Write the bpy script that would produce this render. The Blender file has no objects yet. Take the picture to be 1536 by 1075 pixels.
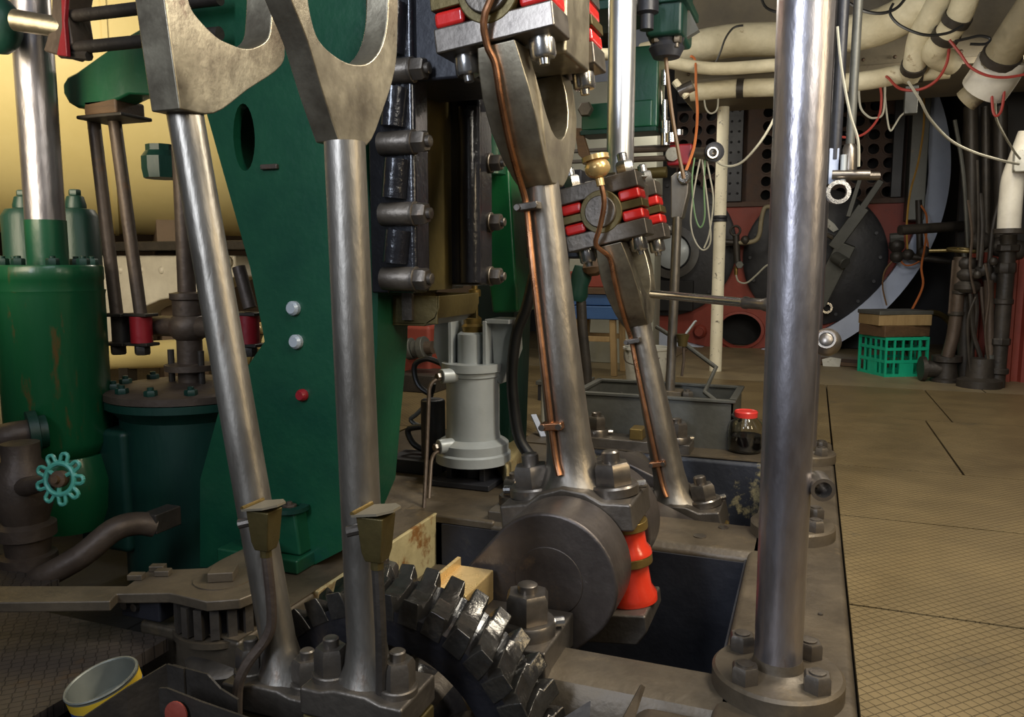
import bpy, bmesh, math, random
from mathutils import Vector, Matrix, Euler
PI = math.pi
random.seed(7)
SC = bpy.context.scene
COL = SC.collection
# ---------------------------------------------------------------- camera, world, lamps, exposure
YAW, PITCH, FPX, CAMZ = math.radians(20.9), math.radians(6.86), 1180.0, 0.85
cam_d = bpy.data.cameras.new('camera'); cam = bpy.data.objects.new('camera', cam_d); COL.objects.link(cam)
cam_d.sensor_width = 36; cam_d.lens = FPX / 1536 * 36; cam_d.clip_start = 0.02
cam.location = (0, 0, CAMZ); cam.rotation_euler = (PI/2 - PITCH, 0, YAW)
SC.camera = cam
W = bpy.data.worlds.new('world'); SC.world = W; W.use_nodes = True
W.node_tree.nodes['Background'].inputs[0].default_value = (0.80, 0.84, 0.92, 1)
W.node_tree.nodes['Background'].inputs[1].default_value = 0.085
SC.view_settings.view_transform = 'Standard'; SC.view_settings.look = 'None'
SC.view_settings.gamma = 1; SC.view_settings.exposure = 0.0; SC.view_settings.use_curve_mapping = False

def area(name, loc, target, size, power, color, sy=None, spread=180):
    l = bpy.data.lights.new(name, 'AREA'); o = bpy.data.objects.new(name, l); COL.objects.link(o)
    l.energy = power; l.color = color; l.size = size; l.spread = math.radians(spread)
    if sy: l.shape = 'RECTANGLE'; l.size_y = sy
    o.location = loc
    o.rotation_euler = (Vector(target) - Vector(loc)).to_track_quat('-Z', 'Y').to_euler()
    return o
COOL, WARM, NEUT = (0.80, 0.88, 1.0), (1.0, 0.80, 0.50), (1.0, 0.93, 0.80)
area('skylight', (0.2, 0.0, 3.4), (-0.2, 2.2, 0.4), 1.2, 15, COOL, 1.6, 110)            # daylight down the engine casing
area('doorway_daylight', (-1.25, -1.7, 2.15), (-0.2, 1.6, 1.2), 0.5, 20, (0.74, 0.83, 1.0), 1.5, 80)    # open door behind the camera
area('casing_lamp', (0.62, 2.35, 2.35), (-0.7, 2.3, 1.1), 0.35, 62, NEUT, 1.0)         # fluorescent beside the crossheads
area('passage_lamp', (0.95, 0.75, 1.95), (-0.7, 2.6, 1.3), 0.5, 20, NEUT, 1.0)
area('side_lamp', (2.3, 1.5, 1.9), (-0.4, 1.9, 0.7), 0.5, 25, WARM, 1.3)
area('tank_lamp', (-2.5, 0.8, 1.5), (-4.0, 3.4, 1.7), 1.0, 30, (1.0, 0.86, 0.62), 1.0, 120)
area('boiler_lamp', (-0.9, 6.3, 2.25), (-0.5, 8.0, 0.6), 0.5, 26, NEUT)
area('stokehold_lamp', (1.0, 5.1, 1.95), (0.5, 6.0, 0.0), 0.6, 15, NEUT)
area('port_floor_fill', (-1.9, 4.6, 2.5), (-1.5, 4.0, 0.0), 0.5, 26, NEUT)  # added fill that brightens the floor behind the pump, no known fixture
area('pipe_lamp', (-0.2, 3.6, 1.5), (0.3, 5.0, 2.2), 0.4, 8, NEUT)

# ---------------------------------------------------------------- where a sight line meets a plane of the room
_f = Vector((-math.sin(YAW)*math.cos(PITCH), math.cos(YAW)*math.cos(PITCH), -math.sin(PITCH)))
_r = Vector((math.cos(YAW), math.sin(YAW), 0)); _u = _r.cross(_f); _c = Vector((0, 0, CAMZ))
def _ray(px, py): return _f + _r*((px-768)/FPX) + _u*((537.5-py)/FPX)
def aY(px, py, y): d = _ray(px, py); return _c + d*(y/d.y)
def aX(px, py, x): d = _ray(px, py); return _c + d*(x/d.x)
def aZ(px, py, z=0.0): d = _ray(px, py); return _c + d*((z-CAMZ)/d.z)

# ---------------------------------------------------------------- materials
def mat(name, c1, c2=None, rough=0.5, metal=0.0, scale=6, bump=0.15, bscale=60, c3=None, amt=0.5, s3=2.5, coat=0, rvar=0.15, stretch=None):
    m = bpy.data.materials.new(name); m.use_nodes = True
    nt = m.node_tree; N = nt.nodes; L = nt.links; b = N['Principled BSDF']
    tc = N.new('ShaderNodeTexCoord'); src = tc.outputs['Object']
    if stretch:
        mp = N.new('ShaderNodeMapping'); mp.inputs['Scale'].default_value = stretch; L.new(src, mp.inputs[0]); src = mp.outputs[0]
    n1 = N.new('ShaderNodeTexNoise'); n1.inputs['Scale'].default_value = scale; n1.inputs['Detail'].default_value = 6; n1.inputs['Roughness'].default_value = 0.65
    L.new(src, n1.inputs['Vector'])
    rp = N.new('ShaderNodeValToRGB'); rp.color_ramp.elements[0].position = 0.32; rp.color_ramp.elements[1].position = 0.68
    c2 = c2 or tuple(x*0.7 for x in c1)
    rp.color_ramp.elements[0].color = (*c2, 1); rp.color_ramp.elements[1].color = (*c1, 1)
    L.new(n1.outputs[0], rp.inputs[0]); out = rp.outputs[0]
    if c3:
        n2 = N.new('ShaderNodeTexNoise'); n2.inputs['Scale'].default_value = s3; n2.inputs['Detail'].default_value = 8; n2.inputs['Roughness'].default_value = 0.7
        L.new(src, n2.inputs['Vector'])
        r2 = N.new('ShaderNodeValToRGB'); r2.color_ramp.elements[0].position = 0.72 - amt*0.3; r2.color_ramp.elements[1].position = 0.80 - amt*0.3
        L.new(n2.outputs[0], r2.inputs[0])
        mx = N.new('ShaderNodeMix'); mx.data_type = 'RGBA'; L.new(r2.outputs[0], mx.inputs[0]); L.new(out, mx.inputs[6]); mx.inputs[7].default_value = (*c3, 1); out = mx.outputs[2]
    L.new(out, b.inputs['Base Color'])
    b.inputs['Metallic'].default_value = metal
    mr = N.new('ShaderNodeMapRange'); mr.inputs[3].default_value = max(0.03, rough-rvar); mr.inputs[4].default_value = min(1, rough+rvar)
    L.new(n1.outputs[0], mr.inputs[0]); L.new(mr.outputs[0], b.inputs['Roughness'])
    if coat: b.inputs['Coat Weight'].default_value = coat; b.inputs['Coat Roughness'].default_value = 0.12
    if bump:
        n3 = N.new('ShaderNodeTexNoise'); n3.inputs['Scale'].default_value = bscale; n3.inputs['Detail'].default_value = 4; L.new(src, n3.inputs['Vector'])
        bp = N.new('ShaderNodeBump'); bp.inputs['Strength'].default_value = bump; bp.inputs['Distance'].default_value = 0.01
        L.new(n3.outputs[0], bp.inputs['Height']); L.new(bp.outputs[0], b.inputs['Normal'])
    return m
S = {}
S['column'] = mat('polished_column_steel', (0.42, 0.40, 0.415), (0.24, 0.215, 0.215), 0.35, 0.9, 8, 0.16, 50, (0.23, 0.16, 0.13), 0.5, 4, stretch=(1, 1, 0.35))
S['chrome'] = mat('polished_piston_rod', (0.85, 0.84, 0.82), (0.75, 0.74, 0.72), 0.32, 0.95, 8, 0.02, 80, rvar=0.04)
S['rod'] = mat('worn_rod_steel', (0.34, 0.305, 0.255), (0.19, 0.165, 0.135), 0.39, 0.85, 9, 0.14, 60, (0.19, 0.13, 0.085), 0.42, 5, stretch=(1, 1, 0.4))
S['bright'] = mat('bright_steel', (0.62, 0.60, 0.57), (0.45, 0.43, 0.40), 0.22, 0.95, 8, 0.03, 80, rvar=0.06)
S['ecc'] = mat('eccentric_rod_steel', (0.315, 0.285, 0.24), (0.18, 0.16, 0.13), 0.40, 0.85, 9, 0.14, 60, (0.20, 0.135, 0.09), 0.45, 4, stretch=(1, 1, 0.3))
S['gear'] = mat('oily_gear_steel', (0.10, 0.095, 0.085), (0.045, 0.04, 0.036), 0.24, 0.75, 14, 0.25, 50, rvar=0.1)
S['fork'] = mat('fork_steel', (0.42, 0.37, 0.265), (0.23, 0.195, 0.14), 0.36, 0.85, 13, 0.05, 90, (0.15, 0.11, 0.08), 0.42, 6)
S['dull'] = mat('oily_dull_steel', (0.17, 0.145, 0.115), (0.10, 0.085, 0.07), 0.42, 0.7, 8, 0.15, 60, (0.22, 0.16, 0.11), 0.3, 5)
S['web'] = mat('crank_web_steel', (0.125, 0.105, 0.09), (0.075, 0.062, 0.056), 0.42, 0.65, 6, 0.12, 60, (0.17, 0.12, 0.08), 0.3, 4)
S['nut'] = mat('nut_steel', (0.25, 0.22, 0.185), (0.15, 0.13, 0.11), 0.33, 0.85, 14, 0.03, 90)
S['iron'] = mat('painted_cast_iron', (0.135, 0.105, 0.068), (0.074, 0.058, 0.040), 0.46, 0.35, 7, 0.18, 45, (0.17, 0.125, 0.07), 0.4, 4)
S['dark'] = mat('dark_grey_paint', (0.030, 0.031, 0.038), (0.016, 0.016, 0.02), 0.45, 0.1, 5, 0.15, 40, (0.05, 0.045, 0.04), 0.3, 5)
S['peel'] = mat('peeling_blue_black_paint', (0.030, 0.033, 0.045), (0.018, 0.02, 0.026), 0.5, 0.0, 5, 0.25, 35, (0.30, 0.25, 0.13), 0.62, 7)
S['black'] = mat('black_gloss_paint', (0.016, 0.016, 0.019), (0.008, 0.008, 0.01), 0.24, 0.0, 8, 0.25, 60, coat=0.6, rvar=0.08)
S['cream'] = mat('stained_cream_paint', (0.52, 0.43, 0.22), (0.36, 0.29, 0.14), 0.6, 0, 5, 0.4, 30, (0.22, 0.10, 0.025), 0.5, 6)
S['green'] = mat('engine_green_paint', (0.008, 0.080, 0.033), (0.005, 0.052, 0.028), 0.36, 0, 3, 0.12, 45, (0.007, 0.05, 0.045), 0.4, 2, coat=0.25)
S['greenlt'] = mat('bright_green_paint', (0.010, 0.14, 0.038), (0.007, 0.09, 0.034), 0.30, 0, 3, 0.12, 45, coat=0.3)
S['greenrust'] = mat('rust_streaked_green_paint', (0.006, 0.092, 0.028), (0.004, 0.062, 0.026), 0.36, 0, 2.5, 0.15, 40, (0.13, 0.055, 0.014), 0.44, 7, coat=0.25, stretch=(1, 1, 0.25))
S['greendk'] = mat('dark_green_paint', (0.005, 0.042, 0.026), (0.0035, 0.026, 0.02), 0.45, 0, 4, 0.15, 45, (0.06, 0.03, 0.025), 0.15, 6, stretch=(1, 1, 0.3))
S['yellow'] = mat('yellow_tank_paint', (0.68, 0.57, 0.27), (0.60, 0.49, 0.21), 0.45, 0, 1.6, 0.05, 12, (0.50, 0.39, 0.15), 0.2, 1.5)
S['white'] = mat('off_white_paint', (0.66, 0.62, 0.52), (0.50, 0.46, 0.38), 0.45, 0, 6, 0.1, 60, (0.20, 0.15, 0.09), 0.12, 9)
S['spotpole'] = mat('chipped_white_paint', (0.88, 0.82, 0.63), (0.76, 0.70, 0.52), 0.45, 0, 6, 0.1, 60, (0.10, 0.08, 0.06), 0.42, 26)
S['lag'] = mat('cream_pipe_lagging', (0.66, 0.59, 0.41), (0.50, 0.44, 0.29), 0.6, 0, 9, 0.5, 25, (0.25, 0.17, 0.08), 0.25, 8)
S['lagdk'] = mat('grimy_pipe_lagging', (0.30, 0.25, 0.15), (0.20, 0.165, 0.10), 0.6, 0, 6, 0.4, 30, (0.12, 0.09, 0.055), 0.35, 6)
S['pump'] = mat('silver_grey_paint', (0.47, 0.51, 0.53), (0.39, 0.42, 0.43), 0.36, 0.15, 5, 0.06, 60, (0.16, 0.14, 0.10), 0.10, 7, coat=0.2)
S['red'] = mat('glossy_red_paint', (0.62, 0.022, 0.018), (0.48, 0.015, 0.013), 0.22, 0, 6, 0.05, 60, coat=0.5)
S['redbr'] = mat('vermilion_paint', (0.75, 0.050, 0.018), (0.62, 0.035, 0.014), 0.24, 0, 6, 0.05, 60, coat=0.5)
S['redox'] = mat('red_oxide_boiler_paint', (0.27, 0.045, 0.025), (0.19, 0.030, 0.018), 0.6, 0, 3, 0.15, 40, (0.12, 0.028, 0.018), 0.3, 2)
S['brass'] = mat('aged_brass', (0.34, 0.23, 0.07), (0.20, 0.135, 0.045), 0.36, 0.75, 8, 0.08, 60, (0.13, 0.09, 0.035), 0.35, 6)
S['brassbr'] = mat('polished_brass', (0.80, 0.56, 0.25), (0.62, 0.42, 0.16), 0.26, 0.55, 8, 0.05, 60)
S['brassdk'] = mat('olive_brass', (0.135, 0.100, 0.032), (0.085, 0.065, 0.025), 0.42, 0.55, 7, 0.1, 60)
S['copper'] = mat('copper_pipe', (0.55, 0.27, 0.14), (0.34, 0.15, 0.07), 0.30, 0.9, 12, 0.05, 60)
S['pipe'] = mat('rusty_brown_pipe', (0.115, 0.085, 0.062), (0.07, 0.05, 0.038), 0.5, 0.4, 7, 0.25, 40, (0.16, 0.085, 0.04), 0.3, 6)
S['pipedk'] = mat('grimy_dark_pipe', (0.055, 0.045, 0.035), (0.03, 0.026, 0.022), 0.5, 0.3, 8, 0.2, 50)
S['void_black'] = mat('shade_black', (0.010, 0.009, 0.009), (0.006, 0.006, 0.006), 0.7, 0, 5, 0.15, 40)  # near-black, also stands in for shade in voids and openings
S['door'] = mat('furnace_front_black', (0.040, 0.040, 0.044), (0.024, 0.024, 0.027), 0.5, 0.2, 4, 0.25, 25, (0.10, 0.055, 0.035), 0.22, 2.2)
S['tubes'] = mat('rusty_tube_plate', (0.090, 0.048, 0.030), (0.055, 0.030, 0.020), 0.65, 0.1, 8, 0.3, 40)
S['ring'] = mat('pale_blue_grey_paint', (0.50, 0.56, 0.70), (0.42, 0.47, 0.60), 0.5, 0, 5, 0.1, 40, (0.22, 0.20, 0.18), 0.15, 6)
S['blue'] = mat('blue_painted_wood', (0.035, 0.10, 0.26), (0.025, 0.075, 0.20), 0.45, 0, 5, 0.1, 50, (0.35, 0.35, 0.35), 0.05, 10)
S['wood'] = mat('raw_pine', (0.34, 0.23, 0.10), (0.24, 0.155, 0.065), 0.6, 0, 6, 0.2, 50, stretch=(6, 1, 1))
S['wooddk'] = mat('dark_timber', (0.12, 0.065, 0.028), (0.075, 0.042, 0.02), 0.6, 0, 6, 0.2, 50, stretch=(1, 6, 6))
S['crate'] = mat('green_plastic', (0.012, 0.40, 0.22), (0.010, 0.33, 0.18), 0.35, 0, 5, 0.02, 40)
S['teal'] = mat('chipped_teal_paint', (0.10, 0.42, 0.32), (0.06, 0.30, 0.22), 0.4, 0, 12, 0.15, 60, (0.30, 0.32, 0.27), 0.25, 14)
S['redlid'] = mat('red_plastic', (0.72, 0.05, 0.04), (0.62, 0.04, 0.03), 0.35, 0, 5, 0.02, 40)
S['oil'] = mat('dark_oil', (0.006, 0.006, 0.008), (0.004, 0.004, 0.005), 0.12, 0, 5, 0, rvar=0.02)
S['galv'] = mat('weathered_galvanised_steel', (0.125, 0.125, 0.11), (0.08, 0.08, 0.07), 0.5, 0.4, 5, 0.12, 40, (0.16, 0.13, 0.09), 0.25, 6)
S['rustred'] = mat('dark_red_paint', (0.30, 0.012, 0.020), (0.22, 0.010, 0.014), 0.4, 0, 6, 0.1, 60)
S['hose'] = mat('black_hose', (0.010, 0.010, 0.010), (0.006, 0.006, 0.006), 0.4, 0, 6, 0.02, 60)
S['cab_or'] = mat('orange_cable', (0.55, 0.17, 0.05), (0.45, 0.13, 0.04), 0.5, 0, 6, 0, 60)
S['cab_br'] = mat('brown_cable', (0.22, 0.12, 0.05), (0.16, 0.09, 0.04), 0.5, 0, 6, 0, 60)
S['cab_wh'] = mat('grey_white_cable', (0.42, 0.40, 0.32), (0.34, 0.32, 0.25), 0.5, 0, 6, 0, 60)
S['cab_red'] = mat('red_cable', (0.36, 0.045, 0.032), (0.30, 0.035, 0.027), 0.5, 0, 6, 0, 60)
S['cab_ye'] = mat('yellow_cable', (0.50, 0.28, 0.05), (0.42, 0.22, 0.04), 0.5, 0, 6, 0, 60)
S['cab_gn'] = mat('green_cable', (0.16, 0.28, 0.13), (0.12, 0.22, 0.10), 0.5, 0, 6, 0, 60)
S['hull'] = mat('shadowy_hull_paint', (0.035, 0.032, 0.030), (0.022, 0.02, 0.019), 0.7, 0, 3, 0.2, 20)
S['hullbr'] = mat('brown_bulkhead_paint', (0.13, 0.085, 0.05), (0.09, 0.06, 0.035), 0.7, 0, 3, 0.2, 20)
S['trunk'] = mat('grimy_beige_paint', (0.20, 0.165, 0.105), (0.12, 0.10, 0.066), 0.6, 0, 3, 0.15, 40, (0.10, 0.07, 0.045), 0.3, 5)
S['panel'] = mat('pale_grey_enamel', (0.34, 0.34, 0.28), (0.28, 0.28, 0.23), 0.5, 0, 3, 0.08, 40)
S['tinlabel'] = mat('yellow_tin_label', (0.70, 0.46, 0.04), (0.60, 0.38, 0.03), 0.35, 0, 4, 0.02, 40)
S['tinblue'] = mat('blue_tin_label', (0.03, 0.07, 0.25), (0.02, 0.05, 0.18), 0.35, 0, 9, 0.02, 40, (0.5, 0.5, 0.5), 0.3, 14)
S['tin'] = mat('dusty_grey_tin', (0.24, 0.245, 0.205), (0.17, 0.175, 0.145), 0.45, 0.3, 5, 0.05, 40, (0.11, 0.10, 0.075), 0.25, 10)
S['paper'] = mat('dusty_white_plastic', (0.55, 0.54, 0.48), (0.45, 0.44, 0.38), 0.5, 0, 6, 0.05, 40, (0.13, 0.12, 0.08), 0.5, 12)
def glass(name):
    m = bpy.data.materials.new(name); m.use_nodes = True; b = m.node_tree.nodes['Principled BSDF']
    b.inputs['Base Color'].default_value = (0.92, 0.93, 0.88, 1); b.inputs['Roughness'].default_value = 0.04
    b.inputs['Transmission Weight'].default_value = 1.0; b.inputs['IOR'].default_value = 1.45
    return m
S['glass'] = glass('clear_glass')
def checker_plate(name, c1, c2, c3):
    m = mat(name, c1, c2, 0.46, 0.30, 3.5, 0, 40, c3, 0.35, 3)
    nt = m.node_tree; N = nt.nodes; L = nt.links; b = N['Principled BSDF']
    geo = N.new('ShaderNodeNewGeometry'); mp = N.new('ShaderNodeMapping'); mp.inputs['Rotation'].default_value = (0, 0, math.radians(-45)); mp.inputs['Scale'].default_value = (1, 1, 1)
    L.new(geo.outputs['Position'], mp.inputs[0])
    bk = N.new('ShaderNodeTexBrick'); bk.inputs['Scale'].default_value = 36; bk.inputs['Mortar Size'].default_value = 0.045; bk.inputs['Mortar Smooth'].default_value = 0.6
    bk.inputs['Brick Width'].default_value = 0.85; bk.inputs['Row Height'].default_value = 0.72; bk.offset = 0.12
    bk.inputs['Color1'].default_value = (1, 1, 1, 1); bk.inputs['Color2'].default_value = (1, 1, 1, 1); bk.inputs['Mortar'].default_value = (0, 0, 0, 1)
    L.new(mp.outputs[0], bk.inputs[0])
    bp = N.new('ShaderNodeBump'); bp.inputs['Strength'].default_value = 0.9; bp.inputs['Distance'].default_value = 0.006
    L.new(bk.outputs[0], bp.inputs['Height']); L.new(bp.outputs[0], b.inputs['Normal'])
    old = b.inputs['Base Color'].links[0].from_socket
    mx = N.new('ShaderNodeMix'); mx.data_type = 'RGBA'; mx.blend_type = 'MULTIPLY'; mx.inputs[0].default_value = 0.40      # pattern lines multiplied darker in the base colour
    L.new(old, mx.inputs[6]); L.new(bk.outputs[0], mx.inputs[7]); L.new(mx.outputs[2], b.inputs['Base Color'])
    return m
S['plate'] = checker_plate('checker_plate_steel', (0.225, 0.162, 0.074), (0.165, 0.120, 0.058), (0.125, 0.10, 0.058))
S['platedk'] = checker_plate('grimy_checker_plate', (0.070, 0.055, 0.044), (0.042, 0.034, 0.029), (0.075, 0.048, 0.028))  # plate colour darkened to put in the shade of the lower left
S['ash'] = mat('ashy_floor_steel', (0.26, 0.20, 0.11), (0.17, 0.135, 0.08), 0.5, 0.2, 3, 0.2, 30, (0.12, 0.09, 0.06), 0.35, 3)

# ---------------------------------------------------------------- mesh builder
OFF = {}
def V(*a): return Vector(a)
def frame(d):
    d = Vector(d).normalized(); t = Vector((0, 0, 1)) if abs(d.z) < 0.9 else Vector((1, 0, 0))
    x = t.cross(d).normalized(); y = d.cross(x); return x, y, d
class M:
    def __init__(s, T=None): s.v = []; s.f = []; s.T = T
    def add(s, vs, fs):
        o = len(s.v)
        s.v += [Vector(p) if s.T is None else s.T @ Vector(p) for p in vs]; s.f += [[i+o for i in f] for f in fs]; return s
    def box(s, x0, x1, y0, y1, z0, z1):
        return s.add([(x0,y0,z0),(x1,y0,z0),(x1,y1,z0),(x0,y1,z0),(x0,y0,z1),(x1,y0,z1),(x1,y1,z1),(x0,y1,z1)],
                     [(3,2,1,0),(4,5,6,7),(0,1,5,4),(1,2,6,5),(2,3,7,6),(3,0,4,7)])
    def bar(s, a, b, w, h, up=(0,0,1)):
        a, b = Vector(a), Vector(b); d = (b-a).normalized(); x = d.cross(Vector(up)).normalized(); y = x.cross(d)
        vs = [p + x*(w/2)*sx + y*(h/2)*sy for p in (a, b) for sx, sy in ((-1,-1),(1,-1),(1,1),(-1,1))]
        return s.add(vs, [(3,2,1,0),(4,5,6,7),(0,1,5,4),(1,2,6,5),(2,3,7,6),(3,0,4,7)])
    def lathe(s, prof, a, d, n=24, ph=0, cap=True):          # prof: (radius, height along d)
        x, y, z = frame(d); a = Vector(a); vs = []; fs = []
        for r, h in prof:
            for i in range(n):
                t = ph + 2*PI*i/n; vs.append(a + z*h + x*(r*math.cos(t)) + y*(r*math.sin(t)))
        m = len(prof)
        for k in range(m-1):
            for i in range(n): j = (i+1) % n; fs.append((k*n+i, k*n+j, (k+1)*n+j, (k+1)*n+i))
        if cap: fs.append(tuple(range(n-1, -1, -1))); fs.append(tuple((m-1)*n+i for i in range(n)))
        return s.add(vs, fs)
    def cyl(s, a, b, r, r2=None, n=24):
        d = Vector(b)-Vector(a); return s.lathe([(r, 0), (r2 if r2 is not None else r, d.length)], a, d, n)
    def tube(s, pts, r, n=8, smooth=0, radii=None):
        P = [Vector(p) for p in pts]
        if smooth and len(P) > 2: P = spline(P, smooth)
        vs = []; fs = []; prev = None
        for i, p in enumerate(P):
            t = ((P[i+1]-p) if i == 0 else (p-P[i-1]) if i == len(P)-1 else (P[i+1]-P[i-1])).normalized()
            if prev is None: x, y, _ = frame(t)
            else: x = (prev - t*prev.dot(t)).normalized(); y = t.cross(x)
            prev = x
            rr = r if radii is None else radii[0] + (radii[1]-radii[0])*i/(len(P)-1)
            vs += [p + x*(rr*math.cos(2*PI*k/n)) + y*(rr*math.sin(2*PI*k/n)) for k in range(n)]
        for i in range(len(P)-1):
            for k in range(n): j = (k+1) % n; fs.append((i*n+k, i*n+j, (i+1)*n+j, (i+1)*n+k))
        fs.append(tuple(range(n-1, -1, -1))); fs.append(tuple((len(P)-1)*n+k for k in range(n)))
        return s.add(vs, fs)
    def prism(s, poly, ax, lo, hi, slope=None):                 # poly in the two other coordinates, in xyz order
        n = len(poly)
        def pt(p, h):
            if ax == 'x': return (h, p[0], p[1])
            if ax == 'y': return (p[0], h, p[1])
            return (p[0], p[1], h)
        vs = [pt(p, lo) for p in poly] + [pt(p, hi) for p in poly]
        ar = sum(poly[i][0]*poly[(i+1) % n][1] - poly[(i+1) % n][0]*poly[i][1] for i in range(n))
        ccw = (ar > 0) != (ax == 'y')
        a = list(range(n)); fs = [tuple(reversed(a)), tuple(i+n for i in a)] + [(i, (i+1) % n, (i+1) % n + n, i+n) for i in range(n)]
        if not ccw: fs = [tuple(reversed(f)) for f in fs]
        return s.add(vs, fs)
    def hexn(s, a, d, w, h, ph=0.0):                              # chamfered hexagon, w across flats
        r = w/2/math.cos(PI/6); return s.lathe([(r*0.97, 0), (r, h*0.06), (r, h*0.82), (r*0.86, h)], a, d, 6, ph)
    def sphere(s, c, r, n=20, sc=(1,1,1)):
        k = n//2; vs = [Vector(c)+Vector((0,0,-r*sc[2]))]
        for i in range(1, k):
            t = -PI/2 + PI*i/k
            for j in range(n): p = 2*PI*j/n; vs.append(Vector(c)+Vector((r*sc[0]*math.cos(t)*math.cos(p), r*sc[1]*math.cos(t)*math.sin(p), r*sc[2]*math.sin(t))))
        vs.append(Vector(c)+Vector((0,0,r*sc[2]))); fs = []
        for j in range(n): fs.append((0, 1+(j+1) % n, 1+j))
        for i in range(k-2):
            for j in range(n): q = (j+1) % n; fs.append((1+i*n+j, 1+i*n+q, 1+(i+1)*n+q, 1+(i+1)*n+j))
        e = len(vs)-1; b = 1+(k-2)*n
        for j in range(n): fs.append((b+j, b+(j+1) % n, e))
        return s.add(vs, fs)
    def ring(s, c, d, ro, ri, h, n=32):                           # flat washer / hoop
        return s.lathe([(ri, 0), (ro, 0), (ro, h), (ri, h), (ri, 0)], c, d, n, cap=False)
    def torus(s, c, d, R, r, n=28, k=8):
        return s.lathe([(R + r*math.cos(2*PI*i/k), r*math.sin(2*PI*i/k)) for i in range(k+1)], c, d, n, cap=False)
    def build(s, name, m, parent=None, bevel=0, seg=2, ang=35, smooth=True):
        off = OFF.get(parent, Vector((0, 0, 0))) if parent else Vector((0, 0, 0))
        me = bpy.data.meshes.new(name); me.from_pydata([p-off for p in s.v], [], s.f); me.validate(); me.materials.append(S[m])
        if smooth:
            for p in me.polygons: p.use_smooth = True
            me.set_sharp_from_angle(angle=math.radians(ang))
        o = bpy.data.objects.new(name, me); COL.objects.link(o)
        if parent: o.parent = parent; OFF[o] = off
        if bevel:
            b = o.modifiers.new('bevel', 'BEVEL'); b.width = bevel; b.segments = seg; b.limit_method = 'ANGLE'; b.angle_limit = math.radians(40); b.harden_normals = True
        return o
def spline(P, k):
    out = []
    for i in range(len(P)-1):
        p0, p1, p2, p3 = P[max(i-1,0)], P[i], P[i+1], P[min(i+2,len(P)-1)]
        for j in range(k):
            t = j/k
            out.append(0.5*((2*p1) + (p2-p0)*t + (2*p0-5*p1+4*p2-p3)*t*t + (3*p1-p0-3*p2+p3)*t**3))
    return out + [P[-1]]
def tag(o, label, cat, group=None, kind=None):
    if label: o['label'] = label
    if cat: o['category'] = cat
    if group: o['group'] = group
    if kind: o['kind'] = kind
    return o
def thing(name, label, cat, loc=(0,0,0), rot=None, group=None):
    o = bpy.data.objects.new(name, None); COL.objects.link(o); o.empty_display_size = 0.05; o.location = loc
    if rot: o.rotation_euler = rot; OFF[o] = Vector((0,0,0))     # rotated things are built in their own axes
    else: OFF[o] = Vector(loc)
    return tag(o, label, cat, group)
def structure(o): o['kind'] = 'structure'; return o
def kids(o): return [c for c in bpy.data.objects if c.parent == o]
def dup(o, parent=None, loc=None):
    ch = list(o.children); c = o.copy(); COL.objects.link(c)
    if parent: c.parent = parent
    if loc is not None: c.location = loc
    for k in ch: dup(k, c)
    return c
def arc(cx, cy, r, a0, a1, n): return [(cx + r*math.cos(math.radians(a0+(a1-a0)*i/n)), cy + r*math.sin(math.radians(a0+(a1-a0)*i/n))) for i in range(n+1)]
def nut(parent, p, d=(0,0,1), w=0.08, h=0.06, stud=0.02, sh=0.035, collar=0.0, ch=0.025, m='nut', ph=0.3, screw=None, name='nut'):
    d = Vector(d).normalized(); p = Vector(p)
    b = M().hexn(p + d*(ch if collar else 0), d, w, h, ph)
    b.lathe([(stud, h+(ch if collar else 0)-0.004), (stud, h+(ch if collar else 0)+sh*0.85), (stud*0.8, h+(ch if collar else 0)+sh)], p, d, 14)
    o = b.build(name, m, parent)
    if collar:
        c = M().lathe([(collar, 0), (collar, ch*0.8), (collar*0.94, ch)], p, d, 24).build('collar', m, o)
        if screw is not None:
            q = p + Vector((math.cos(screw), math.sin(screw), 0))*collar + d*ch*0.5
            M().cyl(q - Vector((math.cos(screw), math.sin(screw), 0))*0.01, q + Vector((math.cos(screw), math.sin(screw), 0))*0.02, 0.011, n=10).build('set_screw', 'bright', o)
    return o

# ================================================================ THE SETTING
fl = thing('floor', 'engine room floor of steel checker plates beside the bed', None); fl['kind'] = 'structure'
def plate(x0, x1, y0, y1, m='plate', z1=0.0, g=0.0045):
    return M().box(x0+g, x1-g, y0+g, y1-g, z1-0.03, z1).build('floor_plate', m, fl)
EX = 0.114                                     # edge of the engine bed
for x0, x1, y0, y1 in [(EX,1.9,-1.2,0.9),(EX,1.9,0.9,2.07),(EX,1.9,2.07,2.83),(EX,1.9,2.83,3.56),(EX,0.602,3.56,4.76),(0.602,2.6,3.56,4.76),
                       (EX,0.733,4.76,5.95),(0.733,2.6,4.76,5.95),(1.9,3.2,-1.2,0.9),(1.9,3.2,0.9,2.4),(1.9,3.2,2.4,3.56)]:
    plate(x0, x1, y0, y1)
for x0, x1, y0, y1 in [(-1.15,EX,4.45,5.95),(-2.6,-1.15,3.62,4.9),(-4.2,-2.6,3.62,4.9),(-2.6,-1.15,4.9,6.2),(-4.2,-2.6,4.9,6.2),(-1.15,EX,4.0,4.45),(-2.6,-1.95,2.3,3.62),(-4.2,-2.6,2.3,3.62)]:
    plate(x0, x1, y0, y1)
for x0, x1, y0, y1 in [(-1.15,1.1,5.95,7.2),(1.1,3.4,5.95,7.2),(-4.2,-1.15,6.2,7.4),(-1.15,1.1,7.2,8.6),(1.1,3.4,7.2,9.4),(-4.2,-1.15,7.4,9.4)]:
    plate(x0, x1, y0, y1, 'ash')
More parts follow.
